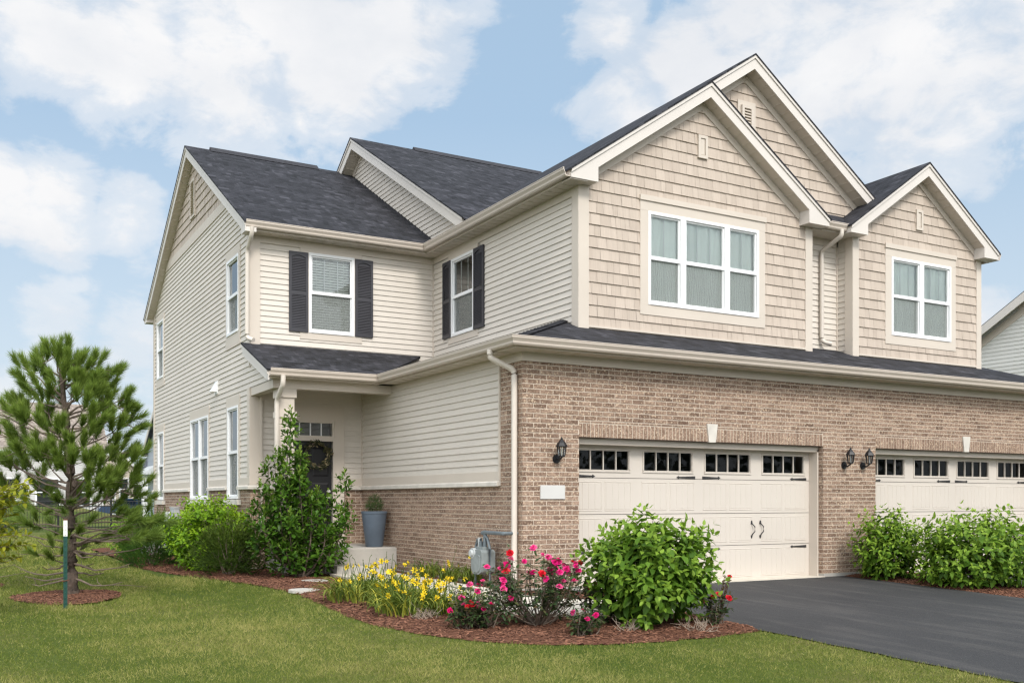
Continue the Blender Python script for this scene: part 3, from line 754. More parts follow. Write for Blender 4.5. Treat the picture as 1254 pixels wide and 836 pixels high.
rm = MB(); roof(rm, [(8.0,15.75,6.31),(XE+.2,15.75,6.31),(XE+.2,21.78,9.725),(8.0,21.78,9.725)], (1,0,0)); roof(rm, [(8.0,27.8,6.31),(XE+.2,27.8,6.31),(XE+.2,21.78,9.725),(8.0,21.78,9.725)], (1,0,0)); rm.build('roof', M['roof'], house)
rm = MB(); roof(rm, [(4.45,17.47,6.245),(8.33,17.47,6.245),(8.33,22.65,9.18),(4.45,22.65,9.18)], (1,0,0)); roof(rm, [(4.45,28.15,6.185),(8.33,28.15,6.185),(8.33,22.65,9.18),(4.45,22.65,9.18)], (1,0,0)); rm.build('roof', M['roof'], house)
# skirt roof of the garage with its hips, and the porch roof
zf = 3.475; ye = 11.40; xe = 6.50
rm = MB()
roof(rm, [(xe,ye,zf),(XE+.33,ye,zf),(17.985,13.1,4.12),(17.985,YD+.1,4.12),(Xu-.001,YD+.1,4.12),(Xu-.001,13.1,4.12)], (1,0,0)); rm.build('roof', M['roof'], house)
rm = MB(); roof(rm, [(xe,ye,zf),(Xu,13.1,4.115),(Xu,17.9,4.115),(xe,16.2,zf)], (0,1,0)); rm.build('roof', M['roof'], house)
rm = MB(); roof(rm, [(4.50,16.19,zf),(xe,16.19,zf),(8.05,Yc,4.14),(4.50,Yc,4.14)], (1,0,0)); rm.build('roof', M['roof'], house)
rm = MB(); roof(rm, [(XE+.33,ye,zf),(17.985,13.1,4.12),(17.985,24,4.12),(XE+.33,24,zf)], (0,1,0)); rm.build('roof', M['roof'], house)
rm = MB(); roof(rm, [(13.40,12.50,6.25),(14.04,12.50,6.25),(14.50,YD,6.59),(12.96,YD,6.59)], (1,0,0)); rm.build('roof', M['roof'], house)
hp = MB()                                                                                # hip cap shingles
P0, P1 = Vector((xe,ye,zf)), Vector((Xu,13.1,4.12)); n = 14
for k in range(n):
    a = P0.lerp(P1, k/n); c = P0.lerp(P1, (k+1.15)/n); d = Vector((.5,-.55,0))*.16; e = Vector((-.52,.5,0))*.05
    hp.face([a+Vector((0,0,.022)), a+d+Vector((0,0,-.004)), c+d+Vector((0,0,-.008)), c+Vector((0,0,.010))]); hp.face([a+Vector((0,0,.022)), c+Vector((0,0,.010)), c+e+Vector((0,0,-.03)), a+e+Vector((0,0,-.03))])
hp.build('hip_cap', M['roof'], house)
rv = MB()
for (x0, x1, y, z, k) in ((5.0, 7.5, 22.65, 9.19, .567), (9.6, 13.2, 21.78, 9.735, .567)):
    rv.prism([(x0,y-.17,z-.17*k+.005),(x0,y,z+.05),(x0,y+.17,z-.17*k+.005)], (x1-x0,0,0))
rv.build_parts('ridge_vent', M['ridge'], house)
fl = MB()                                                                                # step flashing edge where the skirt meets the upper walls
FU.slab(fl, 8.5, 13.113, 3.955, 3.985, .022, .034); FU.slab(fl, 14.47, 17.86, 3.955, 3.985, .022, .034); fl.build_parts('flashing', M['trim'], house)

# --- eaves: fascia, soffit, gutters, downspouts
lowpath = [(4.545,16.22),(6.53,16.22),(6.53,11.43),(XE+.3,11.43)]
uppath = [(4.49,17.58),(8.03,17.58),(8.03,12.405)]
m = MB(); sweep(m, lowpath, [(-.02,3.335),(0,3.335),(0,3.465),(-.02,3.465)]); sweep(m, uppath, [(-.02,6.105),(0,6.105),(0,6.245),(-.02,6.245)])
sweep(m, [(13.46,12.56),(14.01,12.56)], [(-.02,6.105),(0,6.105),(0,6.245),(-.02,6.245)]); m.build('fascia', M['gutter'], house)
m = MB(); m.box(6.55,XE+.28,11.45,Yg,3.338,3.352); m.box(6.55,Xg,Yg,16.45,3.338,3.352); m.box(4.55,Xg,16.24,16.45,3.338,3.352); m.box(4.83,Xg,16.45,Yc,3.338,3.352)
m.box(4.5,8.05,17.6,Yc,6.108,6.122); m.box(8.05,Xu,12.40,Yc,6.1075,6.122); m.box(13.25,14.34,12.58,YD,6.108,6.122)
y = 12.7
while y < 17.5: m.box(8.05, Xu, y-.006, y+.006, 6.100, 6.109); y += .2
x = 4.6
while x < 8: m.box(x-.006, x+.006, 17.6, Yc, 6.100, 6.109); x += .2
y = 11.9
while y < 16.3: m.box(6.55, Xg, y-.004, y+.004, 3.332, 3.339); y += .3
x = 7.0
while x < XE: m.box(x-.004, x+.004, 11.45, Yg, 3.332, 3.339); x += .3
m.build('soffit', M['soffit'], house)
def gut(path, zt): m = MB(); sweep(m, path, gutter_prof(zt)); return m.build('gutter', M['gutter'], house)
gut(lowpath, 3.482); gut(uppath, 6.262); gut([(13.44,12.56),(14.03,12.56)], 6.26); gut([(18.25,24),(18.25,12.42)][::-1], 6.24)
gut([(4.49,28.12),(8.0,28.12)][::-1], 6.2)
def spout(pts, w=.075, d=.06, name='downspout'):
    m = MB(); P = [Vector(p) for p in pts]
    # rounded elbows
    Q = [P[0]]
    for i in range(1, len(P)-1):
        a, b_ = (P[i-1]-P[i]), (P[i+1]-P[i]); r = min(.07, a.length*.45, b_.length*.45)
        s0, s1 = P[i] + a.normalized()*r, P[i] + b_.normalized()*r
        for t_ in (0,.25,.5,.75,1): Q.append(s0*(1-t_)**2 + P[i]*2*t_*(1-t_) + s1*t_*t_)
    Q.append(P[-1])
    m.tube(Q, w*.5, 12); o = m.build(name, M['gutter_pale'], house, smooth=True); return o
spout([(6.455,12.02,3.37),(6.455,12.02,3.26),(6.775,11.90,3.10),(6.775,11.90,.12)], .085)
spout([(4.60,17.50,6.15),(4.60,17.52,6.02),(4.60,17.82,5.80),(4.60,17.84,4.22),(4.68,17.70,4.17)], .08)
spout([(4.76,16.14,3.37),(4.76,16.14,3.22),(4.745,16.45,2.98),(4.745,16.45,.5)], .085)
spout([(13.88,12.48,6.15),(13.88,12.48,6.04),(13.86,12.93,5.86),(13.86,12.93,4.20),(13.98,12.80,4.15)], .08)

# --- ornaments, vents
def ornament(fr, u0, u1, z0, z1, louver=False, name='gable_vent'):
    m = MB(); w = .05
    fr.slab(m, u0, u1, z0, z0+w, 0, .05); fr.slab(m, u0, u1, z1-w, z1, 0, .05); fr.slab(m, u0, u0+w, z0+w, z1-w, 0, .05); fr.slab(m, u1-w, u1, z0+w, z1-w, 0, .05)
    if louver:
        z = z0 + w
        while z < z1 - w - .03:
            fr.quad(m, [(u0+w,z,.048),(u1-w,z,.048),(u1-w,z+.045,.012),(u0+w,z+.045,.012)]); fr.quad(m, [(u0+w,z,.0),(u1-w,z,.0),(u1-w,z,.048),(u0+w,z,.048)]); z += .05
    else: fr.frustum(m, u0+w, u1-w, z0+w, z1-w, .022, .036, .012)
    return m.build(name, M['trim'], house)
ornament(FU, 10.66, 10.86, 6.93, 7.31); ornament(FU, 16.04, 16.23, 6.47, 6.86)
m = MB(); FD.slab(m, 11.86, 12.27, 7.64, 8.26, 0, .034); m.build('gable_vent', M['trim'], house); 
ornament(Fr('front', YD-.034), 11.92, 12.18, 7.72, 8.17, True); ornament(LL, 22.52, 22.98, 7.62, 8.47, True)
m = MB()                                                                                 # dryer vent hood on the left wall
LL.slab(m, 20.38, 20.62, 3.46, 3.72, 0, .03); m.prism([LL.p(20.42,3.70,.03), LL.p(20.42,3.50,.03), LL.p(20.42,3.50,.15)], (0,.16,0)); m.build('vent_hood', M['white'], house)

# --- porch post and beam, ceiling, entry
m = MB(); m.box(XL,Xg-.002,16.45,16.63,3.19,3.337); m.box(XL-.003,XL+.16,16.63,Yc,3.185,3.336); m.box(XL+.16,XL+.20,Yc-.06,Yc-.032,.5,3.185); m.build('porch_beam', M['trim'], house)
m = MB(); x0, x1, y0, y1 = 4.80, 5.06, 16.49, 16.75
m.box(x0,x1,y0,y1,.46,3.19); e = .03
for a, c in ((3.04,3.189),(2.70,2.805),(.46,.66)): m.box(x0-e,x1+e,y0-e,y1+e,a,c)
m.build('porch_column', M['trim'], house)
m = MB(); FC.slab(m, 5.20, 5.34, .46, 3.05, -.05, .032); FC.slab(m, 6.26, 6.45, .46, 3.05, -.05, .032); FC.slab(m, 5.34, 6.26, 2.78, 3.05, -.05, .031); FC.slab(m, 5.34, 6.26, 2.40, 2.46, -.05, .029)
FC.slab(m, 6.23, 6.26, .46, 2.40, -.08, .036); m.build('door_casing', M['trim'], house)
m = MB(); FC.slab(m, 5.34, 6.26, .46, 2.40, -.09, -.05)
for a, c in ((5.43,5.76),(5.84,6.17)):
    for z0, z1 in ((.62,1.05),(1.20,1.62),(1.74,2.28)): FC.frustum(m, a, c, z0, z1, -.05, -.038, .03)
dr = m.build('entry_door', M['blackdoor'], house)
m = MB(); m.tube([FC.p(6.16,1.46,-.045), FC.p(6.16,1.46,.0)], .03, 12); m.tube([FC.p(6.16,1.34,-.045), FC.p(6.16,1.34,.03)], .014, 10); m.tube([FC.p(6.16,1.34,.03), FC.p(6.05,1.34,.03)], .012, 10); m.tube([FC.p(6.16,1.48,.0), FC.p(6.16,1.44,.012)], .01, 8); m.build('door_handle', M['brass'], dr)
m = MB(); FC.slab(m, 5.34, 6.26, 2.46, 2.50, -.06, .02); FC.slab(m, 5.34, 6.26, 2.74, 2.78, -.06, .02); FC.slab(m, 5.34, 5.38, 2.50, 2.74, -.06, .02); FC.slab(m, 6.22, 6.26, 2.50, 2.74, -.06, .02)
tr = m.build('transom', M['trim'], house)
m = MB(); FC.quad(m, [(5.38,2.50,-.02),(6.22,2.50,-.02),(6.22,2.74,-.02),(5.38,2.74,-.02)]); m.build('pane', M['glass'], tr)
m = MB()
for u in (5.59, 5.80, 6.01): FC.slab(m, u-.01, u+.01, 2.50, 2.74, -.018, -.004)
m.build('muntin', M['white'], tr)
m = MB(); FC.quad(m, [(5.3,2.4,-.4),(6.3,2.4,-.4),(6.3,2.8,-.4),(5.3,2.8,-.4)]); m.build('room', M['room'], tr)
m = MB(); m.lathe(5.75, 16.95, [(0,3.325),(.07,3.325),(.075,3.338)], 16); m.build('porch_downlight', M['white'], house)

# --- garage doors
def garage_door(x0, x1, label):
    yd = Yg + .285; fr = Fr('front', yd); m = MB()
    secs = [(.0,.565),(.565,1.08),(1.08,1.62),(1.62,2.14)]; cx = (x0+x1)/2
    wins = [(cx-2.28,cx-1.36),(cx-1.07,cx-.14),(cx+.14,cx+1.07),(cx+1.36,cx+2.28)]
    for i, (a, c) in enumerate(secs):
        if i < 3: fr.slab(m, x0-.05, x1+.05, a+.004, c-.004, -.04, 0)
        else:
            for rc in rect_minus((x0-.05, x1+.05, a+.004, c), [(w0,w1,1.735,2.03) for w0, w1 in wins]): fr.slab(m, rc[0], rc[1], rc[2], rc[3], -.04, 0)
        if i < 3:
            for w0, w1 in wins:
                for p0, p1 in ((w0-.03,(w0+w1)/2-.045),((w0+w1)/2+.045,w1+.03)):
                    z0, z1 = a+.07, c-.07
                    for rc in ((p0-.02,p1+.02,z0-.02,z0),(p0-.02,p1+.02,z1,z1+.02),(p0-.02,p0,z0,z1),(p1,p1+.02,z0,z1)): fr.frustum(m, *rc, 0, .006, .006)
                    n = 4
                    for k in range(n): fr.frustum(m, p0+(p1-p0)*k/n+.001, p0+(p1-p0)*(k+1)/n-.001, z0+.004, z1-.004, -.0005, .004, .0045)
        else:
            for w0, w1 in wins:
                for rc in ((w0-.035,w1+.035,1.70,1.735),(w0-.035,w1+.035,2.03,2.065),(w0-.035,w0,1.735,2.03),(w1,w1+.035,1.735,2.03)): fr.frustum(m, *rc, -.01, .016, .008)
    d = m.build('garage_door', M['gdoor'], house); d['label'] = label
    for w0, w1 in wins:
        m = MB(); fr.slab(m, w0-.01, w1+.01, 1.7345, 1.742, -.026, .003); fr.slab(m, w0-.01, w1+.01, 2.024, 2.0305, -.026, .003)
        for k in (1,2,3): u = w0 + (w1-w0)*k/4; fr.slab(m, u-.007, u+.007, 1.742, 2.024, -.025, .004)
        m.build('door_window_grille', M['gdoor'], d)
        m = MB(); fr.quad(m, [(w0,1.735,-.02),(w1,1.735,-.02),(w1,2.03,-.02),(w0,2.03,-.02)]); m.build('glass', M['glass_dark'], d)
    for zz in (1.645, .515):
        for u, s in ((cx-2.34,1),(cx-.06-.24,-1),(cx+.06+.24-.4+.16,1),(cx+2.34,-1)):
            m = MB()
            if s == -1 and u < cx: u = cx - .075
            if s == 1 and u > cx-1: u = cx + .075
            L = .37
            fr.poly(m, [(u,zz-.022),(u+s*L*.86,zz-.010),(u+s*L*.87,zz-.024),(u+s*L,zz),(u+s*L*.87,zz+.024),(u+s*L*.86,zz+.010),(u,zz+.022)], .001, .010)
            for q in (.12,.45,.75): fr.frustum(m, u+s*L*q-.008, u+s*L*q+.008, zz-.008, zz+.008, .010, .016, .003)
            m.build('strap_hinge', M['iron'], d)
    for u in (cx+1.11, cx+1.30):
        m = MB(); m.tube([fr.p(u,.70,.006), fr.p(u,.74,.03), fr.p(u+.035,.78,.045), fr.p(u+.035,.86,.045), fr.p(u,.90,.03), fr.p(u,.93,.006)], .009, 8)
        fr.poly(m, [(u-.02,.90),(u+.02,.90),(u+.016,.945),(u,.965),(u-.016,.945)], .001, .010); fr.poly(m, [(u-.02,.72),(u+.02,.72),(u+.014,.685),(u,.665),(u-.014,.685)], .001, .010)
        m.build('door_handle', M['iron'], d)
    m = MB()                                                   # jambs, head, interior dark
    for a in (x0, x1-.0): 
        m.box(a-.001 if a == x0 else a-.03, a+.03 if a == x0 else a+.001, Yg+.10, yd-.002, 0, 2.14)
    m.box(x0, x1, Yg+.10, yd-.002, 2.10, 2.19); FG.slab(m, x0+.03, x1-.03, 2.125, 2.189, -.13, -.095)
    m.build('door_jamb', M['trim'], house)
    m = MB(); m.box(x0, x1, yd+.35, yd+.4, 0, 2.2); m.build('garage_interior', M['dark'], house)
garage_door(7.764, 12.645, 'left cream garage door beside the hydrangea'); garage_door(13.918, 18.80, 'right cream garage door behind the two bushes')

# ------------------------------------------------------------------ ground
def sheet(poly, zfun, grid=None, name=None, mat_=None, kind='structure'):
    bm = bmesh.new(); vs = [bm.verts.new((x, y, 0)) for x, y in poly]; f = bm.faces.new(vs)
    bmesh.ops.triangulate(bm, faces=[f])
    def cut(co, no):
        bmesh.ops.bisect_plane(bm, geom=bm.verts[:] + bm.edges[:] + bm.faces[:], plane_co=co, plane_no=no)
    cut((0,11.77,0), (0,1,0)); cut((0,-10,0), (0,1,0))
    if not grid and mat_ is M['lawn']:
        cut((0,46,0), (0,1,0)); cut((0,64.18,0), (0,1,0)); cut((9,0,0), (1,0,0)); cut((6,0,0), (1,0,0))
    if grid:
        xs = [p[0] for p in poly]; ys = [p[1] for p in poly]
        x = math.floor(min(xs)/grid)*grid + grid
        while x < max(xs): cut((x,0,0), (1,0,0)); x += grid
        y = math.floor(min(ys)/grid)*grid + grid
        while y < max(ys): cut((0,y,0), (0,1,0)); y += grid
    for v in bm.verts: v.co.z = zfun(v.co.x, v.co.y)
    bmesh.ops.recalc_face_normals(bm, faces=bm.faces[:])
    for f in bm.faces:
        if f.normal.z < 0: f.normal_flip()
    me = bpy.data.meshes.new(name); bm.to_mesh(me); bm.free(); me.materials.append(mat_)
    if grid: me.polygons.foreach_set('use_smooth', [True]*len(me.polygons))
    o = bpy.data.objects.new(name, me); col.objects.link(o); ORIGIN[o.name] = Vector((0,0,0)); tag(o, kind=kind); return o
def smooth_poly(pts, it=2):
    for _ in range(it):
        q = []
        for i in range(len(pts)):
            a, b_ = Vector(pts[i]), Vector(pts[(i+1) % len(pts)]); q += [tuple(a*.75+b_*.25), tuple(a*.25+b_*.75)]
        pts = q
    return pts
ground = sheet([(-400,-300),(400,-300),(400,500),(-400,500)], lambda x, y: gz(y, x), None, 'ground', M['lawn'])
edge = [(3.1,27.9),(3.05,21.0),(3.12,19.0),(3.45,17.0),(3.95,14.8),(4.05,13.2),(3.92,11.6),(3.88,10.3),(4.05,9.35),(4.45,8.55),(5.05,8.05),(5.8,7.8),(6.7,7.76),(7.53,7.86)]
ed = [Vector(e) for e in edge]; eds = [ed[0]]
for i in range(len(ed)-1):
    p0, p1, p2, p3 = ed[max(i-1,0)], ed[i], ed[i+1], ed[min(i+2,len(ed)-1)]
    for k in range(1, 7):
        t = k/6; eds.append(.5*((2*p1)+(p2-p0)*t+(2*p0-5*p1+4*p2-p3)*t*t+(3*p1-p0-3*p2+p3)*t**3))
bed_front = [tuple(e) for e in eds] + [(7.53,Yg-.01),(Xg-.01,Yg-.01),(Xg-.01,Yc-.01),(XL-.01,Yc-.01),(XL-.01,27.9)]
bed_front = [(x + .02*math.sin(9*y+4*x), y + .02*math.sin(11*x)) if i < len(eds) else (x, y) for i, (x, y) in enumerate(bed_front)]
from mathutils import noise as mnoise
def lump(x, y): return .012 * mnoise.noise(Vector((x*5, y*5, 0))) + .02 * mnoise.noise(Vector((x*1.4, y*1.4, 3)))
EDG = np.array([(e.x, e.y) for e in eds])
def bedz(x, y):
    d = float(np.min(np.hypot(EDG[:,0]-x, EDG[:,1]-y))) if x < 7.6 else min(abs(x-13.1), 1)
    k = min(1.0, d/.28); return gz(y) + .004 + k*(.034 + lump(x, y))
mulch1 = sheet(bed_front, bedz, .14, 'mulch_bed', M['mulch'])
bed_mid = [(13.12,Yg-.01),(13.10,9.5),(13.05,7.4),(13.3,6.6),(14.2,6.5),(14.55,7.4),(14.55,Yg-.01)]
mulch2 = sheet(bed_mid, bedz, .16, 'mulch_bed', M['mulch'])
ring = [(1.30+.66*math.cos(a)*(1+.06*math.sin(3*a)), 14.2+1.02*math.sin(a)*(1+.05*math.cos(4*a))) for a in [2*math.pi*k/36 for k in range(36)]]
mulch3 = sheet(ring, lambda x, y: gz(y)+.018+lump(x, y)*.8, .14, 'mulch_ring', M['mulch'])
ring2 = [(-.1+.75*math.cos(a), 16.6+.7*math.sin(a)) for a in [2*math.pi*k/24 for k in range(24)]]
mulch4 = sheet(ring2, lambda x, y: gz(y)+.018+lump(x, y)*.8, .14, 'mulch_ring', M['mulch'])
drive = [(7.55,Yg+.20),(7.55,-9),(13.08,-9),(13.12,Yg-.002),(12.645,Yg-.002),(12.645,Yg+.20),(7.764,Yg+.20)]
drive_o = sheet([(7.764,Yg+.20),(7.764,Yg-.012)] + [(7.55-.002*(12-yy)+.018*math.sin(yy*7)+.012*math.sin(yy*17+1), yy) for yy in [Yg-.012-.16*k for k in range(110)]] + [(7.50,-9),(13.06,-9),(13.10,Yg-.012),(12.645,Yg-.012),(12.645,Yg+.20)], lambda x, y: gz(y)+.012, None, 'driveway', M['asphalt'])
sheet([(13.918,Yg+.20),(13.918,Yg-.012),(14.56,Yg-.012),(14.56,-9),(19.4,-9),(19.4,Yg-.012),(18.80,Yg-.012),(18.80,Yg+.20)], lambda x, y: gz(y)+.012, None, 'driveway', M['asphalt'])
sheet([(-300,-18),(300,-18),(300,-9),(-300,-9)], lambda x, y: gz(-10)+.008, None, 'road', M['asphalt'])
m = MB()                                                       # pale concrete lip under each garage door
for a, c in ((7.764,12.645),(13.918,18.80)): m.box(a+.002, c-.002, Yg-.05, Yg+.40, -.1, .022)
tag(m.build('garage_apron', M['walk']), kind='structure')
def walk_poly():
    L = [(5.40,15.62),(5.38,13.6),(5.32,11.7),(5.28,10.9),(5.38,10.05),(5.75,9.5),(6.3,9.22),(7.52,9.15)]
    Rr = [(7.52,10.35),(6.95,10.40),(6.66,10.62),(6.50,11.1),(6.45,11.9),(6.44,13.6),(6.46,15.62)]
    return L + Rr
wp = walk_poly()
sheet(wp, lambda x, y: gz(y)+.075, .4, 'front_walk', M['walk'])
m = MB(); n = len(wp)
for i in range(n):
    a, b_ = wp[i], wp[(i+1) % n]
    k = max(1, int(math.hypot(a[0]-b_[0], a[1]-b_[1])/.3))
    for q in range(k):
        p = (a[0]+(b_[0]-a[0])*q/k, a[1]+(b_[1]-a[1])*q/k); r = (a[0]+(b_[0]-a[0])*(q+1)/k, a[1]+(b_[1]-a[1])*(q+1)/k)
        m.face([(p[0],p[1],gz(p[1])-.1),(r[0],r[1],gz(r[1])-.1),(r[0],r[1],gz(r[1])+.075),(p[0],p[1],gz(p[1])+.075)])
tag(m.build('front_walk_edge', M['walk']), kind='structure')
st = empty('entry_steps', (5.9,16.3,0), 'pale concrete porch slab and step below the black front door', 'steps')
def bevel_box(x0, x1, y0, y1, z0, z1, b_=.015):
    m = MB(); m.box(x0,x1,y0,y1,z0,z1-b_)
    A = [(x0,y0),(x1,y0),(x1,y1),(x0,y1)]; B = [(x0+b_,y0+b_),(x1-b_,y0+b_),(x1-b_,y1),(x0+b_,y1)]
    m.face([(x,y,z1) for x, y in B])
    for i in range(4):
        j = (i+1) % 4; m.face([(*A[i],z1-b_),(*A[j],z1-b_),(*B[j],z1),(*B[i],z1)])
    return m
bevel_box(4.95, Xg-.012, 16.2, Yc-.02, -.1, .458).build('porch_slab', M['concrete'], st)
m = MB(); m.prism([(5.50,16.198,-.1),(5.50,15.58,-.1),(5.56,15.52,-.1),(6.30,15.52,-.1),(6.52,15.66,-.1),(6.52,16.198,-.1)], (0,0,.30)); m.build('step', M['concrete'], st)

# ------------------------------------------------------------------ scatter builder (numpy)
def scatter_mesh(name, tv, tf, pos, frames, scale, rnd, mats, parent=None, smooth=False):
    """tv (k,3) template verts, tf faces; pos (N,3); frames (N,3,3) rows = x,y,z axes; scale (N,) or (N,3); rnd (N,3)"""
    tv = np.asarray(tv, np.float32); N = len(pos); k = len(tv)
    sc_ = np.asarray(scale, np.float32)
    if sc_.ndim == 1: sc_ = np.repeat(sc_[:, None], 3, 1)
    V = np.einsum('nkj,nji->nki', tv[None] * sc_[:, None, :], np.asarray(frames, np.float32)) + np.asarray(pos, np.float32)[:, None, :]
    if parent is not None:
        r = parent
        while r.parent is not None: r = r.parent
        o_ = ORIGIN[r.name]; V -= np.array([o_.x, o_.y, o_.z], np.float32)
    me = bpy.data.meshes.new(name)
    ls = [len(f) for f in tf]; flat = np.concatenate([np.array(f) for f in tf]); nl = len(flat)
    idx = (flat[None] + (np.arange(N) * k)[:, None]).ravel().astype(np.int32)
    me.vertices.add(N*k); me.vertices.foreach_set('co', V.ravel())
    me.loops.add(N*nl); me.loops.foreach_set('vertex_index', idx)
    me.polygons.add(N*len(tf)); st_ = np.concatenate([[0], np.cumsum(ls)[:-1]])
    me.polygons.foreach_set('loop_start', (st_[None] + (np.arange(N)*nl)[:, None]).ravel().astype(np.int32))
    me.update(calc_edges=True)
    a = me.color_attributes.new('rnd', 'FLOAT_COLOR', 'POINT'); cc = np.ones((N*k, 4), np.float32); cc[:, :3] = np.repeat(np.asarray(rnd, np.float32), k, 0)
    a.data.foreach_set('color', cc.ravel())
    if not isinstance(mats, (list, tuple)): mats = [mats]
    for m in mats: me.materials.append(m)
    if smooth: me.polygons.foreach_set('use_smooth', [True]*len(me.polygons))
    me.validate(); o = bpy.data.objects.new(name, me); col.objects.link(o)
    if parent is not None: o.parent = parent
    else: ORIGIN[o.name] = Vector((0,0,0))
    return o
def frames_from(d, nrm):
    d = d / np.linalg.norm(d, axis=1, keepdims=True); y = np.cross(nrm, d); ln = np.linalg.norm(y, axis=1, keepdims=True)
    y = np.where(ln > 1e-4, y / np.maximum(ln, 1e-6), np.array([[0,1,0]])); z = np.cross(d, y)
    return np.stack([d, y, z], 1)
LEAF_V = [(0,0,0),(.33,0,-.03),(.68,0,-.02),(1,0,-.10),(.30,.27,.05),(.68,.20,.03),(.30,-.27,.05),(.68,-.20,.03)]
LEAF_F = [(0,1,4),(0,6,1),(1,2,5,4),(6,7,2,1),(2,3,5),(7,3,2)]
NARROW = [(x, y*.62, z) for x, y, z in LEAF_V]
OBOV = [(0,0,0),(.35,0,-.02),(.74,0,-.01),(1,0,-.06),(.35,.15,.03),(.74,.24,.04),(.35,-.15,.03),(.74,-.24,.04)]

class Leaves:
    def __init__(self): self.p = []; self.d = []; self.n = []; self.s = []; self.r = []
    def add(self, p, d, n, s, r): self.p.append(p); self.d.append(d); self.n.append(n); self.s.append(s); self.r.append((min(max(r,0),1), random.random(), random.random()))
    def build(self, name, m, parent, tv=LEAF_V, tf=LEAF_F):
        return scatter_mesh(name, tv, tf, np.array(self.p), frames_from(np.array(self.d), np.array(self.n)), np.array(self.s), np.array(self.r), m, parent)
def rv3(s=1.0): return Vector((random.gauss(0,s), random.gauss(0,s), random.gauss(0,s)))
def shoot(L, p, d, size, pairs=3, droop=.35, tip=.25, spread=1.0, length=None, base=.3):
    """a twig end: leaf pairs along d, smaller and paler towards the tip"""
    d = d.normalized(); length = length or size*1.5
    a = d.cross(Vector((0,0,1)));  a = a if a.length > .1 else Vector((1,0,0)); a.normalize(); b_ = d.cross(a)
    ph = random.random()*3.1
    for k in range(pairs):
        t = k / max(1, pairs-1); q = p + d * (length * t); ang = ph + k * 1.57
        for s_ in (1, -1):
            side = (a * math.cos(ang) + b_ * math.sin(ang)) * s_
            dr = (side * spread + d * (.35 + .7*t) + Vector((0,0,-droop*(1-.5*t))) + rv3(.16)).normalized()
            up = (d*.6 + Vector((0,0,.7)) - side*.1 + rv3(.15)); up = up - dr*up.dot(dr)
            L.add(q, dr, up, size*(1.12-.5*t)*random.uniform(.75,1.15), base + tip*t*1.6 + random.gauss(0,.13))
def surf_point(c, r, lo=.55, hmin=-.9, lump_=.18, seed=0):
    while True:
        v = rv3(); v.normalize()
        if v.z < hmin: continue
        k = random.uniform(lo**2, 1)**.5
        k *= 1 + lump_*mnoise.noise(v*2.2 + Vector((seed, 0, 0)))*1.6
        return Vector((c[0]+v.x*r[0]*k, c[1]+v.y*r[1]*k, c[2]+v.z*r[2]*k)), v, k
def stems(parent, base, c, r, n, rad=.012, m='twig', seed=0):
    mb = MB()
    for _ in range(n):
        e, v, k = surf_point(c, r, .6, -.1, .1, seed); b0 = Vector(base) + Vector((random.gauss(0,.06), random.gauss(0,.06), 0))
        mid = b0.lerp(e, .5) + rv3(.03) + Vector((0,0,.06)); mb.tube([b0, b0.lerp(mid,.5), mid, e], [rad, rad*.85, rad*.65, rad*.3], 5, False)
    return mb.build('stems', M[m], parent, smooth=True)
def bush(name, label, cat, base, c, r, n, size, m, pairs=3, droop=.35, tv=LEAF_V, lo=.5, up=.6, seed=0, group=None, tip=.25, base_r=.3, lump_=.18, hmin=-.85, spread=1.0, nst=14):
    z0 = gz(base[1]) + .02; o = empty(name, (base[0], base[1], z0), label, cat, group)
    cc = (c[0], c[1], z0 + c[2]); L = Leaves()
    for _ in range(n):
        p, v, k = surf_point(cc, r, lo, hmin, lump_, seed)
        if p.z < z0 + .05: p.z = z0 + random.uniform(.05, .2)
        d = Vector((v.x, v.y, v.z*.6)) + Vector((0,0,up)) + rv3(.28)
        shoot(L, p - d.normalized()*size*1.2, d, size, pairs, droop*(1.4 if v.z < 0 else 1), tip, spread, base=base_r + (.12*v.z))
    L.build('foliage', M[m], o, tv); stems(o, (base[0], base[1], z0-.05), cc, [q*.85 for q in r], nst, seed=seed); return o

# hydrangea in front of the left garage door
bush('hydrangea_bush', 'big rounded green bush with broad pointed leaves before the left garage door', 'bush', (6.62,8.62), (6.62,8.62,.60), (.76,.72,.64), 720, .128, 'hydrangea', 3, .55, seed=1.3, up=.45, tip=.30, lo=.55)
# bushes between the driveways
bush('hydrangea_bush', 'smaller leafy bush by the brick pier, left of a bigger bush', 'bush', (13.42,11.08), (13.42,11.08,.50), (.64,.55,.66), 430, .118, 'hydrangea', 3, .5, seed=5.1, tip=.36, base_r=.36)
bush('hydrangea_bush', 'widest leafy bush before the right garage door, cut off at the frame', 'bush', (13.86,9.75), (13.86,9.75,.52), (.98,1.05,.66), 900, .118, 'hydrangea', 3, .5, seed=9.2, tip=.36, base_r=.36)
# shrubs along the left wall
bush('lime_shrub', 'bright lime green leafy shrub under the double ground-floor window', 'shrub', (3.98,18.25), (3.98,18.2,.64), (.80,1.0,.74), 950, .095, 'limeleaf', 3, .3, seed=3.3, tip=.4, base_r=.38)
bush('lime_shrub', 'small lime green shrub partly hidden behind the pine and the juniper', 'shrub', (3.35,23.2), (3.35,23.2,.55), (.42,.5,.6), 170, .085, 'limeleaf', 3, .3, seed=6.3, tip=.3)
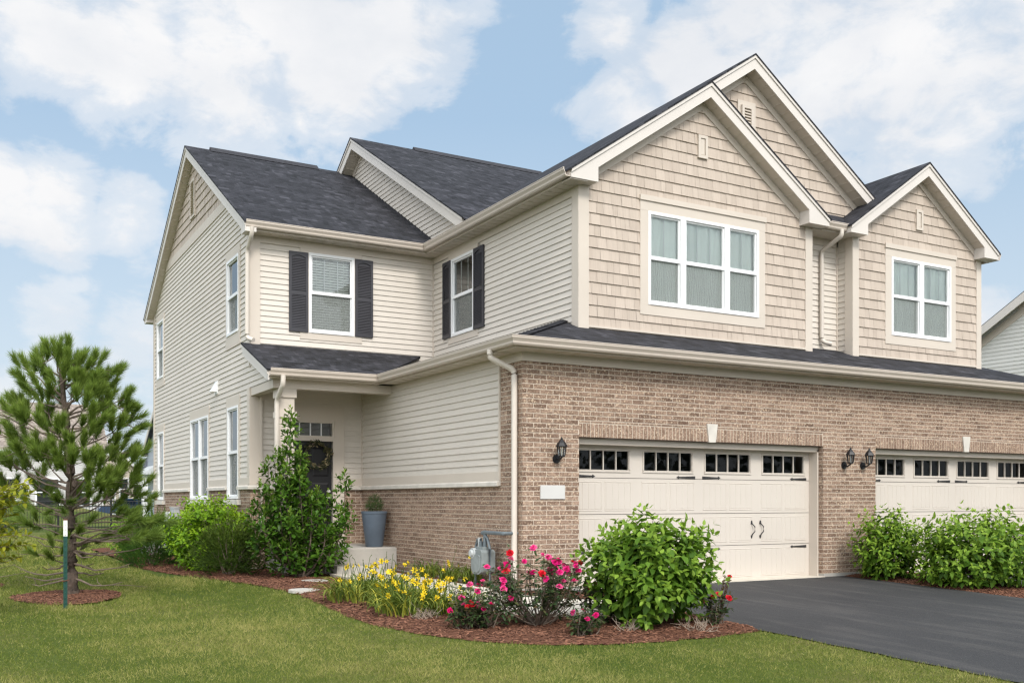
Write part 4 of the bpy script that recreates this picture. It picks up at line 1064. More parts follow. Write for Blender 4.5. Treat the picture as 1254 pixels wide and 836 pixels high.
# magnolia by the porch
def magnolia():
    bx, by = 4.93, 15.72; z0 = .03
    o = empty('magnolia_shrub', (bx,by,z0), 'tall dark green upright shrub in front of the porch column and front door', 'shrub')
    L = Leaves(); mb = MB()
    tops = [(-.16,.05,2.60),(-.22,.0,2.05),(-.04,-.1,1.95),(.10,.1,1.62),(.30,.0,1.30),(.22,-.15,1.3),(.74,-.05,1.60),(-.52,.05,1.78),(-.68,-.05,1.4),(-.4,-.25,1.45),(.08,-.3,1.2),(.78,.05,1.05),(.55,-.3,.95),(-.66,-.2,.95),(-.3,-.4,.95),(.25,-.45,.8),(-.1,.3,1.5),(.35,.3,1.1),(-.74,.15,1.0),(.70,.2,.62),(-.62,.1,.55),(.4,-.3,.5),(-.35,-.35,.5),(-.40,.1,1.95),(-.30,-.15,1.75),(.02,.15,1.85),(-.10,-.25,1.6),(-.5,-.1,1.2),(.5,.1,1.25)]
    for (dx, dy, h) in tops:
        e = Vector((bx+dx*1.0, by+dy, z0+h)); b0 = Vector((bx+random.gauss(0,.05), by+random.gauss(0,.05), z0-.04))
        pts = [b0.lerp(e, t) + Vector((dx, dy, 0))*(.35*math.sin(math.pi*t)) for t in (0,.25,.5,.75,1)]
        mb.tube(pts, [.018,.014,.011,.008,.004], 6, False)
        n = int(13 + 17*h)
        for k in range(n):
            t = 1 - (random.random()**1.25)*.86
            i = min(3, int(t*4)); q = pts[i].lerp(pts[i+1], t*4-i); side = Vector((random.gauss(0,1), random.gauss(0,1), random.gauss(.1,.4))).normalized()
            rr = random.uniform(.03, .06 + .27*(1-t)); d = side + Vector((0,0,.75))
            mb.tube([q, q + side*rr], [.004,.002], 4, False)
            shoot(L, q + side*rr, d, .118, 3, .05, .22, .8, .10, base=.22 + .22*t**6*(1 if h > 1.7 else .3))
        shoot(L, e, Vector((0,0,1)), .115, 4, -.1, .4, .55, .16, base=.5)
    L.build('foliage', M['magnolia'], o, OBOV); mb.build('stems', M['twig'], o, smooth=True)
magnolia()

# needles / scale foliage
NEED_V = [(0,-.5,0),(0,.5,0),(1,0,0)]; NEED_F = [(0,1,2)]
class Needles:
    def __init__(self): self.p = []; self.d = []; self.s = []; self.r = []
    def tuft(self, p, d, length, nl, n, width, ang=(.5,.95), tone=.4):
        d = np.array(d, float); d /= np.linalg.norm(d); a = np.cross(d, [0,0,1.0]); 
        if np.linalg.norm(a) < .1: a = np.array([1.0,0,0])
        a /= np.linalg.norm(a); b_ = np.cross(d, a)
        t = rng.random(n)**.7; th = rng.random(n)*2*np.pi; al = rng.uniform(*ang, n)*(1.15-.55*t)
        dr = d[None]*np.cos(al)[:, None] + (a[None]*np.cos(th)[:, None] + b_[None]*np.sin(th)[:, None])*np.sin(al)[:, None]
        dr[:, 2] += .10; self.p.append(np.array(p)[None] + d[None]*(t*length)[:, None]); self.d.append(dr)
        l = nl*rng.uniform(.75,1.1,n); self.s.append(np.stack([l, np.full(n, width), np.full(n, width)], 1))
        self.r.append(np.stack([np.clip(tone + .22*t + rng.normal(0,.14,n), 0, 1), rng.random(n), rng.random(n)], 1))
    def build(self, name, m, parent):
        d = np.concatenate(self.d); nr = rng.normal(size=d.shape)
        return scatter_mesh(name, NEED_V, NEED_F, np.concatenate(self.p), frames_from(d, nr), np.concatenate(self.s), np.concatenate(self.r), m, parent)

def evergreen(name, label, base, c, r, n, m, nl=.05, size=.16, seed=0, w=.007, up=.5):
    z0 = gz(base[1]); o = empty(name, (base[0],base[1],z0), label, 'shrub'); N = Needles()
    for _ in range(n):
        p, v, k = surf_point((c[0],c[1],z0+c[2]), r, .5, -.8, .25, seed)
        if p.z < z0+.04: continue
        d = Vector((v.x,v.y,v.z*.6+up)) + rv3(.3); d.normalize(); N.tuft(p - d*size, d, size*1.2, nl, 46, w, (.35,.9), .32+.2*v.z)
    N.build('foliage', M[m], o); stems(o, (base[0],base[1],z0-.03), (c[0],c[1],z0+c[2]), [q*.8 for q in r], 10); return o
evergreen('yew_shrub', 'low dark olive yew between the lime shrub and the tall porch shrub', (4.02,16.75), (4.02,16.75,.44), (.62,.66,.56), 900, 'yew', .04, .15, 2.2, .008)
evergreen('juniper_shrub', 'dark spreading juniper behind the lower branches of the pine', (3.35,20.4), (3.4,20.3,.48), (.72,1.2,.62), 1300, 'juniper', .045, .22, 4.2, .008, .75)

# ------------------------------------------------------------------ pine tree
def px_point(px, py, depth):                                  # where the photographed twig stands, at its own distance from the camera
    x = (px-627)/F_PX; z = (HOR-py)/F_PX
    return Vector((depth*(S_+C_*x), depth*(C_-S_*x), CAM_H+depth*z))
def pine():
    bx, by = 1.40, 14.55; D0 = bx*S_ + by*C_
    o = empty('pine_tree', (bx,by,0), 'young long-needled pine with bare lower branches in a mulch ring', 'tree')
    tr = [(88,728,0),(87,700,0),(86,660,.0),(85,620,.02),(87,590,.0),(84,560,.0),(82,530,.02),(80,500,.0),(76,470,.02),(73,445,0),(70,425,0)]
    T = [px_point(x, y, D0+d) for x, y, d in tr]; T[0].z = -.05
    rad = [.105,.085,.075,.07,.066,.058,.05,.04,.03,.02,.01]
    mb = MB(); TT = []; RR = []
    for i in range(len(T)-1):
        for t in (0,.33,.66): TT.append(T[i].lerp(T[i+1], t)+rv3(.006)); RR.append((rad[i]*(1-t)+rad[i+1]*t)*random.uniform(.97,1.04))
    TT.append(T[-1]); RR.append(rad[-1]); mb.tube(TT, RR, 10); mb.tube([T[4]+Vector((.03,-.03,-.05)), T[4]+Vector((.06,-.05,.02))], [.06,.03], 8)
    trunk = mb.build('trunk', M['bark'], o, smooth=True)
    def on_trunk(z):
        for i in range(len(T)-1):
            if T[i].z <= z <= T[i+1].z: return T[i].lerp(T[i+1], (z-T[i].z)/(T[i+1].z-T[i].z))
        return T[-1] if z > T[-1].z else T[0]
    upper = [(66,428,0),(84,430,.1),(47,438,.15),(31,446,-.1),(98,444,-.15),(107,450,.2),(124,442,0),(128,462,.2),(60,462,.3),(44,468,-.3),(100,468,-.3),(78,455,-.25),(115,478,-.35),(136,486,.1),(150,488,.0),(156,504,.15),(148,520,-.2),(105,492,-.5),(112,512,-.6),(128,505,.4),(20,492,.1),(8,500,-.15),(31,506,-.5),(52,500,.4),(-4,525,0),(18,540,-.4),(46,542,-.6),(70,522,-.65),(66,552,-.75),(88,558,-.8),(102,540,-.55),(118,562,-.65),(138,556,.2),(152,545,.3),(130,584,-.5),(108,582,-.75),(60,566,.6),(34,566,.3),(10,564,.2),(150,578,-.1),(163,592,.1),(140,602,.3),(166,560,0),(-12,555,.3),(-8,500,.3),(35,480,.6),(90,480,.65),(120,530,.65),(60,520,.7),(30,530,.75),(95,600,.55),(40,590,.5),(5,590,.4)]
    lower = [(70,612,-.4),(40,622,.1),(22,640,.2),(62,640,.5),(97,650,-.4),(103,668,.3),(62,682,-.35),(34,640,-.3),(8,655,.3),(158,628,-.1),(175,640,.1),(150,650,-.3),(188,636,.2),(168,658,-.25),(132,655,.35),(182,660,.0),(146,632,.4),(90,640,.55),(14,620,.4)]
    N = Needles(); bb = MB()
    def branch(e, z_off, thick, sag=.0):
        z = max(.25, min(T[-1].z-.15, e.z - z_off)); s = on_trunk(z); L = (e-s).length
        pts = [s.lerp(e, t) + Vector((0,0,-sag*L*math.sin(math.pi*t))) + rv3(.012) for t in (0,.2,.4,.6,.8,1)]
        bb.tube(pts, [thick,thick*.85,thick*.7,thick*.55,thick*.4,thick*.25], 6, False); return pts
    for (x, y, d) in upper:
        e = px_point(x, y, D0+d); pts = branch(e, random.uniform(.25,.5), .017, .06); dirn = (pts[-1]-pts[-3]).normalized() + Vector((0,0,.75))
        N.tuft(e - dirn.normalized()*.12, dirn, .20, .165, 330, .0070, (.3,.95), .52)
        for _ in range(5):
            sd = rv3().normalized(); q = e + sd*random.uniform(.09,.25) + Vector((0,0,-.09)); dd = (dirn + sd*.9 + Vector((0,0,.15))); bb.tube([pts[-2], q], [.006,.004], 5, False)
            N.tuft(q - dd.normalized()*.07, dd, .17, .150, 260, .0070, (.3,1.0), .42)
    for (x, y, d) in lower:
        e = px_point(x, y, D0+d); pts = branch(e, random.uniform(.05,.22), .015, -.02); dirn = (pts[-1]-pts[-3]).normalized() + Vector((0,0,.25))
        N.tuft(e - dirn.normalized()*.10, dirn, .19, .155, 300, .0068, (.3,1.0), .42)
        for _ in range(3):
            sd = rv3().normalized(); q = e + sd*.13; bb.tube([pts[-2], q], [.005,.003], 5, False); N.tuft(q, dirn+sd*.8, .15, .14, 190, .0065, (.3,1.0), .36)
    for (x, y, d, s_) in ((30,705,.0,.0),(15,690,.3,0),(128,700,.25,0),(150,712,-.3,0),(120,680,-.3,0),(170,650,.1,0),(52,695,-.5,0),(112,690,.4,0),(48,662,.2,0),(140,672,.2,0),(185,652,.0,0),(176,668,.15,0),(160,690,-.1,0),(190,640,.1,0),(28,672,-.1,0),(40,715,-.2,0)):
        e = px_point(x, y, D0+d); pts = branch(e, random.uniform(-.06,.10), .017, .10)
        for k in (3,4):
            q = pts[k] + Vector((random.gauss(0,.12), random.gauss(0,.12), random.gauss(0,.07))); bb.tube([pts[k], pts[k].lerp(q,.5)+rv3(.02), q], [.005,.004,.002], 5, False)
    bb.build('branches', M['twig'], o, smooth=True); N.build('crown', M['pine'], o)
pine()
# T-post beside the pine
tp = empty('garden_stake', (1.145,12.787,0), 'green metal T-post with a white top in front of the pine trunk', 'stake')
m = MB(); x, y = 1.145, 12.787
m.box(x-.022,x+.022,y-.004,y+.002,-.05,.86); m.box(x-.004,x+.004,y+.002,y+.035,-.05,.86)
for k in range(13): m.box(x-.008,x+.008,y-.013,y-.004,.06+k*.062,.075+k*.062)
m.build('post', M['postgreen'], tp)
m = MB(); m.box(x-.0225,x+.0225,y-.0045,y+.002,.86,1.055); m.box(x-.0045,x+.0045,y+.002,y+.0355,.86,1.055)
for k in range(3): m.box(x-.008,x+.008,y-.0135,y-.0045,.88+k*.06,.895+k*.06)
m.build('white_tip', M['postwhite'], tp)
m = MB(); m.box(x-.0235,x+.0235,y-.0055,y+.003,1.050,1.062); m.build('cap', M['rust'], tp); m = MB(); m.tube([(x-.035,y-.01,.33),(x,y-.022,.335),(x+.035,y-.01,.34),(x+.02,y+.03,.345),(x-.02,y+.03,.335),(x-.035,y-.01,.33)], .006, 6); m.build('wire_tie', M['rust'], tp)
# yellow-green sapling at the left edge
def sapling():
    D = 10.6; b0 = px_point(-95, 745, D); b0.z = gz(b0.y)
    o = empty('sapling', tuple(b0), 'young tree with yellow-green leaves reaching in at the left edge', 'tree'); mb = MB(); L = Leaves()
    t1 = px_point(-85, 560, D); mb.tube([b0, b0.lerp(t1,.5)+Vector((.02,0,0)), t1], [.035,.028,.02], 8); mb.build('trunk', M['bark'], o, smooth=True); mb = MB()
    for (x, y, d, s0) in ((38,592,0,.6),(30,600,.15,.55),(20,612,-.1,.55),(10,620,.1,.5),(42,606,-.15,.6),(0,640,0,.35),(25,652,.1,.42),(40,668,0,.36),(15,668,-.15,.3),(35,655,-.2,.4),(8,600,.25,.6),(-10,590,0,.7),(-30,600,.2,.7),(5,685,.1,.25),(-15,650,-.2,.4),(-30,670,.1,.3),(0,655,.3,.35),(-50,580,-.2,.8),(28,590,.2,.6),(15,600,-.2,.6),(20,630,.15,.45),(34,615,.1,.5),(5,670,0,.3),(22,680,.15,.28),(-5,630,-.1,.5),(12,645,.2,.4)):
        e = px_point(x, y, D+d); s = b0.lerp(t1, s0); pts = [s.lerp(e,t) + Vector((0,0,.05*math.sin(math.pi*t)))+rv3(.01) for t in (0,.25,.5,.75,1)]
        mb.tube(pts, [.009,.007,.005,.004,.002], 5, False)
        for k in range(46):
            t = .34+.66*k/45; i = min(3,int(t*4)); q = pts[i].lerp(pts[i+1], t*4-i); sd = rv3().normalized(); dr = (pts[-1]-pts[-2]).normalized()*.7 + sd + Vector((0,0,.1))
            L.add(q, dr, Vector((0,0,1))+rv3(.3), random.uniform(.06,.10), .4+random.gauss(0,.25))
    for (x, y) in ((20,690),(36,700),(5,705),(28,680)):
        e = px_point(x, y, D+random.uniform(-.2,.2)); s = b0.lerp(t1, .22); mb.tube([s, s.lerp(e,.5)+Vector((0,0,-.03)), e], [.006,.005,.002], 5, False)
    mb.build('branches', M['twig'], o, smooth=True); L.build('crown', M['yellowleaf'], o)
sapling()

# ------------------------------------------------------------------ daylilies
def petal_flower(name, m, parent, loc, kind, size, rotz, tiltv):
    mb = MB(); cseed = random.random()
    if kind == 'lily':
        for k in range(6):
            a = k*math.pi/3; r = random.random(); cs = (min(1,max(0,.5+random.gauss(0,.25))), r, r); w = .20 if k % 2 else .26
            ca, sa = math.cos(a), math.sin(a)
            def P(l, s, z): return (ca*l - sa*s, sa*l + ca*s, z)
            pr_ = [(0.02,.03,-.35),(.25,w*.8,-.05),(.62,w,.22),(.95,w*.35,.20)]
            for (l0,w0,z0_),(l1,w1,z1_) in zip(pr_, pr_[1:]):
                mb.face([P(l0,-w0,z0_+.05), P(l0,0,z0_), P(l1,0,z1_), P(l1,-w1,z1_+.05)], c=cs); mb.face([P(l0,0,z0_), P(l0,w0,z0_+.05), P(l1,w1,z1_+.05), P(l1,0,z1_)], c=cs)
        for k in range(4): a = k*1.6; mb.tube([(0,0,-.2),(.16*math.cos(a),.16*math.sin(a),.35)], .015, 4)
    else:
        for ring_, (n, R_, h, w, tl) in enumerate(((7,.95,-.08,.42,.25),(6,.68,.10,.36,.55),(5,.42,.24,.28,.9),(3,.2,.30,.18,1.2))):
            for k in range(n):
                a = 2*math.pi*k/n + ring_*.4 + random.gauss(0,.12); cs = (min(1,max(0,cseed*.7+.15+random.gauss(0,.12)-.06*ring_)), random.random(), 0); ca, sa = math.cos(a), math.sin(a)
                def P(l, s, z): return (ca*l - sa*s, sa*l + ca*s, z)
                e = R_*random.uniform(.85,1.1)
                mb.face([P(.04,0,h-.12), P(e*.6,-w,h+.10*tl), P(e,-w*.45,h+.28*tl), P(e,w*.45,h+.28*tl), P(e*.6,w,h+.10*tl)], c=cs)
    me_o = mb.build(name, m, None); me_o.parent = parent
    r = parent
    while r.parent is not None: r = r.parent
    me_o.location = Vector(loc) - ORIGIN[r.name]; me_o.scale = (size,)*3
    me_o.rotation_euler = Vector(tiltv).to_track_quat('Z','Y').to_euler(); return me_o
STRAP_N = 7
def strap_mesh(mb, base, dirn, length, width, arch, tone):
    d = Vector((dirn[0], dirn[1], 0)).normalized(); side = Vector((-d.y, d.x, 0)); pts = []
    ang = math.pi/2 - random.uniform(.05,.35); p = Vector(base); st_ = length/STRAP_N
    r = (min(1,max(0,tone)), random.random(), 0)
    prev = None
    for k in range(STRAP_N+1):
        t = k/STRAP_N; w = width*(1-t**2.2)*.5 + .0006
        cur = (p - side*w, p + Vector((0,0,-w*.5)), p + side*w)
        if prev:
            mb.face([prev[0], prev[1], cur[1], cur[0]], c=r); mb.face([prev[1], prev[2], cur[2], cur[1]], c=r)
        prev = cur; p = p + (d*math.cos(ang) + Vector((0,0,math.sin(ang))))*st_; ang -= arch*(.4+t*1.3)/STRAP_N*1.6
def daylily(x, y, label, nleaf, h, nfl, spread, yellowing, seed_flowers=None, front=True):
    z0 = gz(y) + .05; o = empty('daylily', (x,y,z0), label, 'flower', 'daylilies along the front walk'); mb = MB()
    for _ in range(nleaf):
        a = random.random()*6.283; rr = spread*random.random()**.6
        b0 = (x+rr*math.cos(a), y+rr*math.sin(a), z0-.03); a2 = a + random.gauss(0,.9); l = h*random.uniform(.8,1.5)
        strap_mesh(mb, b0, (math.cos(a2), math.sin(a2)), l, random.uniform(.014,.025), random.uniform(1.2,2.7), .35+random.gauss(0,.2)+(yellowing if random.random() < .22 else 0))
    mb.build('foliage', M['lilyleaf'], o)
    sm = MB(); fl = []
    for k in range(nfl):
        a = random.random()*6.283; rr = 1.25*spread*random.random()**.5; b0 = Vector((x+rr*.7*math.cos(a), y+rr*.7*math.sin(a), z0)); e = b0 + Vector((random.gauss(0,.10), random.gauss(0,.10)-.05, h*random.uniform(.55,1.15)))
        sm.tube([b0, b0.lerp(e,.5)+rv3(.012), e], [.005,.004,.003], 5, False)
        for q in range(random.choice((1,2))):
            u = e + Vector((random.gauss(0,.03), random.gauss(0,.03), random.uniform(-.03,.05))); sm.tube([e, u], [.003,.005], 5)
        fl.append(e)
    for k in range(nfl//2):
        a = random.random()*6.283; rr = spread*random.random()**.5; b0 = Vector((x+rr*.7*math.cos(a), y+rr*.7*math.sin(a), z0)); e = b0 + Vector((random.gauss(0,.08), random.gauss(0,.08), h*random.uniform(.9,1.45)))
        sm.tube([b0, b0.lerp(e,.5)+rv3(.012), e, e+Vector((random.gauss(0,.02),0,.03))], [.004,.004,.003,.005], 5, True)
    if nfl: sm.build('flower_stalks', M['deadtwig' if not front else 'lilyleaf'], o)
    for e in fl: petal_flower('flower', M['petalyellow'], o, e, 'lily', random.uniform(.030,.048), 0, (random.gauss(-.15,.8), random.gauss(-.45,.7), random.uniform(.1,.9)))
    return o
daylily(4.42,11.75, 'front daylily clump nearest the two stepping stones', 210, .37, 20, .38, .5)
daylily(4.70,10.95, 'fullest yellow daylily clump, middle of the five at the mulch edge', 230, .38, 24, .44, .5)
daylily(4.50,10.35, 'lowest front daylily clump with yellowing leaves spilling on the mulch', 190, .35, 16, .38, .6)
daylily(4.98,10.15, 'yellow daylily clump left of the pink rosebushes', 190, .37, 16, .38, .5)
daylily(4.95,12.35, 'yellow daylily clump nearest the concrete step', 170, .37, 17, .38, .45)
daylily(6.66,14.55, 'dark leafy daylily clump against the brick beside the porch slab', 75, .36, 1, .13, .05)
daylily(6.66,13.75, 'daylily clump with raised yellow flowers midway along the brick wall', 75, .36, 3, .13, .1)
daylily(6.66,12.95, 'daylily clump against the brick just left of the gas meter', 85, .38, 1, .14, .15)
# ------------------------------------------------------------------ roses
def rose(x, y, label, h, r, n, flowers, m='petalpink', bare=0.0, name='rose_bush'):
    z0 = gz(y) + .05; o = empty(name, (x,y,z0), label, 'rosebush', 'rosebushes in the front bed'); L = Leaves(); mb = MB()
    tips = []
    for k in range(n):
        a = random.random()*6.283; rr = r*math.sqrt(random.random()); hh = h*random.uniform(.35,1.0)*(1-.25*(rr/r)**2)
        e = Vector((x+rr*math.cos(a), y+rr*math.sin(a), z0+hh)); b0 = Vector((x+random.gauss(0,.05), y+random.gauss(0,.05), z0-.05)); pts = [b0.lerp(e,t)+Vector((math.cos(a),math.sin(a),0))*.12*r*math.sin(math.pi*t)+rv3(.008) for t in (0,.3,.6,.85,1)]
        mb.tube(pts, [.007,.006,.005,.003,.002], 5, False); tips.append(e)
        for j in range(int(11*(1-bare))):
            t = random.uniform(.28,1.0); i = min(3,int(t*4)); q = pts[i].lerp(pts[i+1], t*4-i) ; sd = rv3().normalized(); ax = (sd + Vector((0,0,.35))).normalized(); q2 = q + ax*.06; mb.tube([q,q2], [.002,.0015], 4, False)
            for s_ in (-1,0,1):
                perp = ax.cross(Vector((0,0,1))); perp = perp.normalized() if perp.length > .1 else Vector((1,0,0)); dr = ax*(.9 if s_ == 0 else .3) + perp*s_*.9 + Vector((0,0,-.15)); L.add(q2 if s_ == 0 else q.lerp(q2,.65), dr, Vector((0,0,1))+rv3(.35), random.uniform(.042,.062), .4+random.gauss(0,.22)+(.3 if t > .9 and random.random() < .5 else 0))
    mb.build('stems', M['twig'], o, smooth=True); L.build('foliage', M['roseleaf'], o)
    tips.sort(key=lambda p: -(p.z + .35*(-p.y) + random.uniform(0,.35)))
    for k in range(flowers):
        e = tips[k % len(tips)] + (rv3(.035) if k >= len(tips) else Vector((0,0,0))); mm = m if random.random() < .80 else ('petalred' if m == 'petalpink' else 'petalpink')
        petal_flower('flower', M[mm], o, e, 'rose', random.uniform(.028,.050), 0, (random.gauss(-.2,.4), random.gauss(-.6,.4), random.uniform(.4,1)))
    return o
rose(5.45,9.08, 'largest rosebush, covered in pink and red blooms before the downspout', .84, .56, 70, 36)
rose(4.86,9.15, 'medium rosebush with pink blooms between the daylilies and the largest rosebush', .52, .36, 32, 16)
rose(4.62,9.15, 'small low rosebush with two red blooms beside the yellow daylilies', .32, .18, 11, 4, 'petalred')
rose(5.55,8.28, 'low rose shoot with a few pink blooms nearest the lawn', .26, .19, 15, 5)
rose(6.15,9.0, 'sparse rosebush squeezed between the largest rosebush and the hydrangea', .46, .26, 18, 7)
rose(7.28,8.28, 'small red rosebush at the driveway corner right of the hydrangea', .36, .17, 13, 4, 'petalred', .1)
rs = empty('rose_shoots', (7.36,8.33,gz(8.33)+.05), 'tall reddish nearly bare rose shoots beside the driveway', 'rosebush', 'rosebushes in the front bed')
L = Leaves(); mb = MB()
for k in range(5):
    b0 = Vector((7.33+random.gauss(0,.03), 8.3+random.gauss(0,.03), gz(8.3))); e = b0 + Vector((random.uniform(.0,.2), random.gauss(0,.05), random.uniform(.5,.68))); mb.tube([b0, b0.lerp(e,.5)+rv3(.015), e], [.005,.004,.002], 5, False)
    for j in range(16): q = b0.lerp(e, random.uniform(.45,1)); L.add(q, rv3()+Vector((0,0,.4)), rv3(), random.uniform(.022,.04), .95)
mb.build('stems', M['lintel'], rs); L.build('foliage', M['roseleaf'], rs)
petal_flower('flower', M['petalred'], rs, (7.47,8.3,gz(8.3)+.55), 'rose', .03, 0, (-.2,-.6,.7))
def dead_twigs(x, y, n, s, label):
    z0 = gz(y)+.03; o = MB()
    for _ in range(n):
        a = random.random()*6.283; b0 = Vector((x+random.gauss(0,s*.35), y+random.gauss(0,s*.35), z0)); e = b0 + Vector((math.cos(a)*s*random.uniform(.3,.9), math.sin(a)*s*random.uniform(.3,.9), s*random.uniform(.2,.9))); md = b0.lerp(e,.5)+rv3(s*.1)
        o.tube([b0, md, e], [.004,.003,.0015], 4, False); o.tube([md, md+rv3(s*.25)+Vector((0,0,s*.15))], [.003,.001], 4, False)
    return tag(o.build('dry_twigs', M['deadtwig']), label, 'twigs', 'dry twigs on the mulch')
dead_twigs(4.52,9.95,46,.16,'tangle of dry grey stems under the yellow daylilies'); dead_twigs(6.12,8.35,26,.15,'dry pale twigs left of the hydrangea base'); dead_twigs(6.78,8.05,34,.17,'dry pale twigs in front of the hydrangea, near the red roses')
for (x, y, rx, ry, lab) in ((4.22,13.30,.21,.26,'flat pale stepping stone nearer the lawn'), (4.85,14.75,.20,.25,'flat pale stepping stone half hidden behind the daylilies')):
    m = MB(); z = gz(y)+.018; pts = [(x+rx*math.cos(a)*(1+.08*math.sin(3*a+x)), y+ry*math.sin(a)*(1+.08*math.cos(2*a))) for a in [2*math.pi*k/14 for k in range(14)]]
    m.prism([(px,py,z) for px, py in pts], (0,0,.035)); tag(m.build('stepping_stone', M['concrete']), lab, 'stone', 'stepping stones')

# ------------------------------------------------------------------ planter
pt = empty('planter', (6.55,16.58,.458), 'tall tapered blue-grey planter on the porch slab', 'planter'); m = MB()
m.lathe(6.55,16.58,[(0,.458),(.145,.458),(.155,.47),(.225,1.045),(.232,1.05),(.235,1.09),(.215,1.095),(.205,1.04),(0,1.03)],32); pp = m.build('pot', M['pot'], pt, smooth=True)
m = MB(); m.lathe(6.55,16.58,[(0,1.05),(.204,1.045)],24); m.build('soil', M['soil'], pt)
bs_ = empty('boxwood', (6.55,16.58,1.05), 'small rounded boxwood growing in the blue-grey planter', 'shrub'); L = Leaves()
for _ in range(420):
    p, v, k = surf_point((6.55,16.58,1.20), (.145,.145,.18), .5, -.7, .12, 3); shoot(L, p, v+Vector((0,0,.4))+rv3(.2), .026, 3, .0, .2, .8, .04, base=.3)
L.build('foliage', M['boxwood'], bs_, NARROW); stems(bs_, (6.55,16.58,1.03), (6.55,16.58,1.2), (.1,.1,.13), 8, .006)
# wreath
wr = empty('door_wreath', (5.93,Yc-.0,2.12), 'round leafy wreath with pale and dark dried flowers on the black door', 'wreath'); m = MB(); cx, cz, yw = 5.93, 2.14, Yc-.03+.045
ringp = [(cx+.22*math.cos(a), yw, cz+.22*math.sin(a)) for a in [2*math.pi*k/24 for k in range(25)]]; m.tube(ringp, .022, 8, False); m.build('vine_ring', M['twig'], wr, smooth=True)
L = Leaves()
for k in range(330):
    a = random.random()*6.283; rr = .22+random.gauss(0,.035); p = Vector((cx+rr*math.cos(a), yw-random.uniform(.0,.06), cz+rr*math.sin(a))); d = Vector((math.cos(a+1.2), -.5, math.sin(a+1.2)))+rv3(.4); tone = random.random()**2.2 if (a < 2.2 or a > 5.3) else random.random()**2.5*.7
    L.add(p, d, Vector((0,-1,0))+rv3(.3), random.uniform(.04,.09), tone)
L.build('leaves', M['wreathleaf'], wr, NARROW)
for k in range(7):
    a = random.choice((random.uniform(3.6,5.6), random.uniform(.2,1.6))); petal_flower('flower', M['wreathleaf'], wr, (cx+.21*math.cos(a), yw-.06, cz+.21*math.sin(a)), 'rose', .035, 0, (0,-1,.2))

# ------------------------------------------------------------------ lanterns
def lantern(x, z, label):
    o = empty('wall_lantern', (x,Yg-.008,z), label, 'lantern', 'black wall lanterns on the garage front'); y = Yg - .008; yc = y - .145
    m = MB(); m.lathe(0, 0, [(0,0)],3) if False else None
    for (r, d) in ((.062,.012),(.05,.022)): m.tube([(x,y,z-.115),(x,y-d,z-.115)], r, 20)
    m.tube([(x,y-.02,z-.115),(x,y-.08,z-.135),(x,yc,z-.10),(x,yc,z-.085)], [.014,.013,.014,.022], 10); m.build('bracket', M['black'], o, smooth=True)
    m = MB(); n = 6; zt, zb, rt, rb_ = z+.055, z-.080, .064, .044
    ang = [2*math.pi*(k+.5)/n for k in range(n)]
    top = [Vector((x+rt*math.cos(a), yc+rt*math.sin(a), zt)) for a in ang]; bot = [Vector((x+rb_*math.cos(a), yc+rb_*math.sin(a), zb)) for a in ang]
    for k in range(n): m.tube([bot[k], top[k]], .008, 6); m.tube([top[k], top[(k+1) % n]], .006, 6); m.tube([bot[k], bot[(k+1) % n]], .007, 6)
    m.prism([tuple(p) for p in bot], (0,0,-.012)); m.tube([(x,yc,zb-.012),(x,yc,zb-.03)], [.02,.006], 10); m.build('cage', M['black'], o)
    m = MB()
    for k in range(n): m.face([bot[k], bot[(k+1) % n], top[(k+1) % n], top[k]])
    m.build('lantern_glass', M['glass_clear'], o)
    m = MB(); m.tube([(x,yc,zb),(x,yc,zb+.075)], .012, 10); m.tube([(x,yc,zb+.075),(x,yc,zb+.10),(x,yc,zb+.125)], [.012,.013,.003], 10); m.build('candle_bulb', M['white'], o)
    m = MB(); r0 = [Vector((x+.086*math.cos(a), yc+.086*math.sin(a), zt)) for a in ang]; r1 = [Vector((x+.058*math.cos(a), yc+.058*math.sin(a), zt+.05)) for a in ang]; r2 = [Vector((x+.020*math.cos(a), yc+.020*math.sin(a), zt+.095)) for a in ang]
    for A, B in ((r0,r1),(r1,r2)):
        for k in range(n): m.face([A[k], A[(k+1) % n], B[(k+1) % n], B[k]])
    m.face(r0[::-1]); m.face(r2); m.tube([(x,yc,zt+.09),(x,yc,zt+.105),(x,yc,zt+.118),(x,yc,zt+.135)], [.012,.018,.010,.003], 10); m.build('lantern_roof', M['black'], o); return o
l1 = lantern(7.375, 1.985, 'black wall lantern on the brick left of the left garage door')
for x, lab in ((13.13,'left one of two black wall lanterns on the brick pier between the doors'), (13.585,'right one of two black wall lanterns on the brick pier between the doors')):
    c = copy_tree(l1); c.location = (x, Yg-.008, 1.985+.012); c['label'] = lab
m = MB(); FG.slab(m, 7.11, 7.515, 1.305, 1.50, .004, .020); FG.slab(m, 7.115, 7.51, 1.31, 1.495, .020, .024); tag(m.build('wall_plaque', M['plaque']), 'blank white rectangular plaque on the brick beneath a lantern', 'plaque')

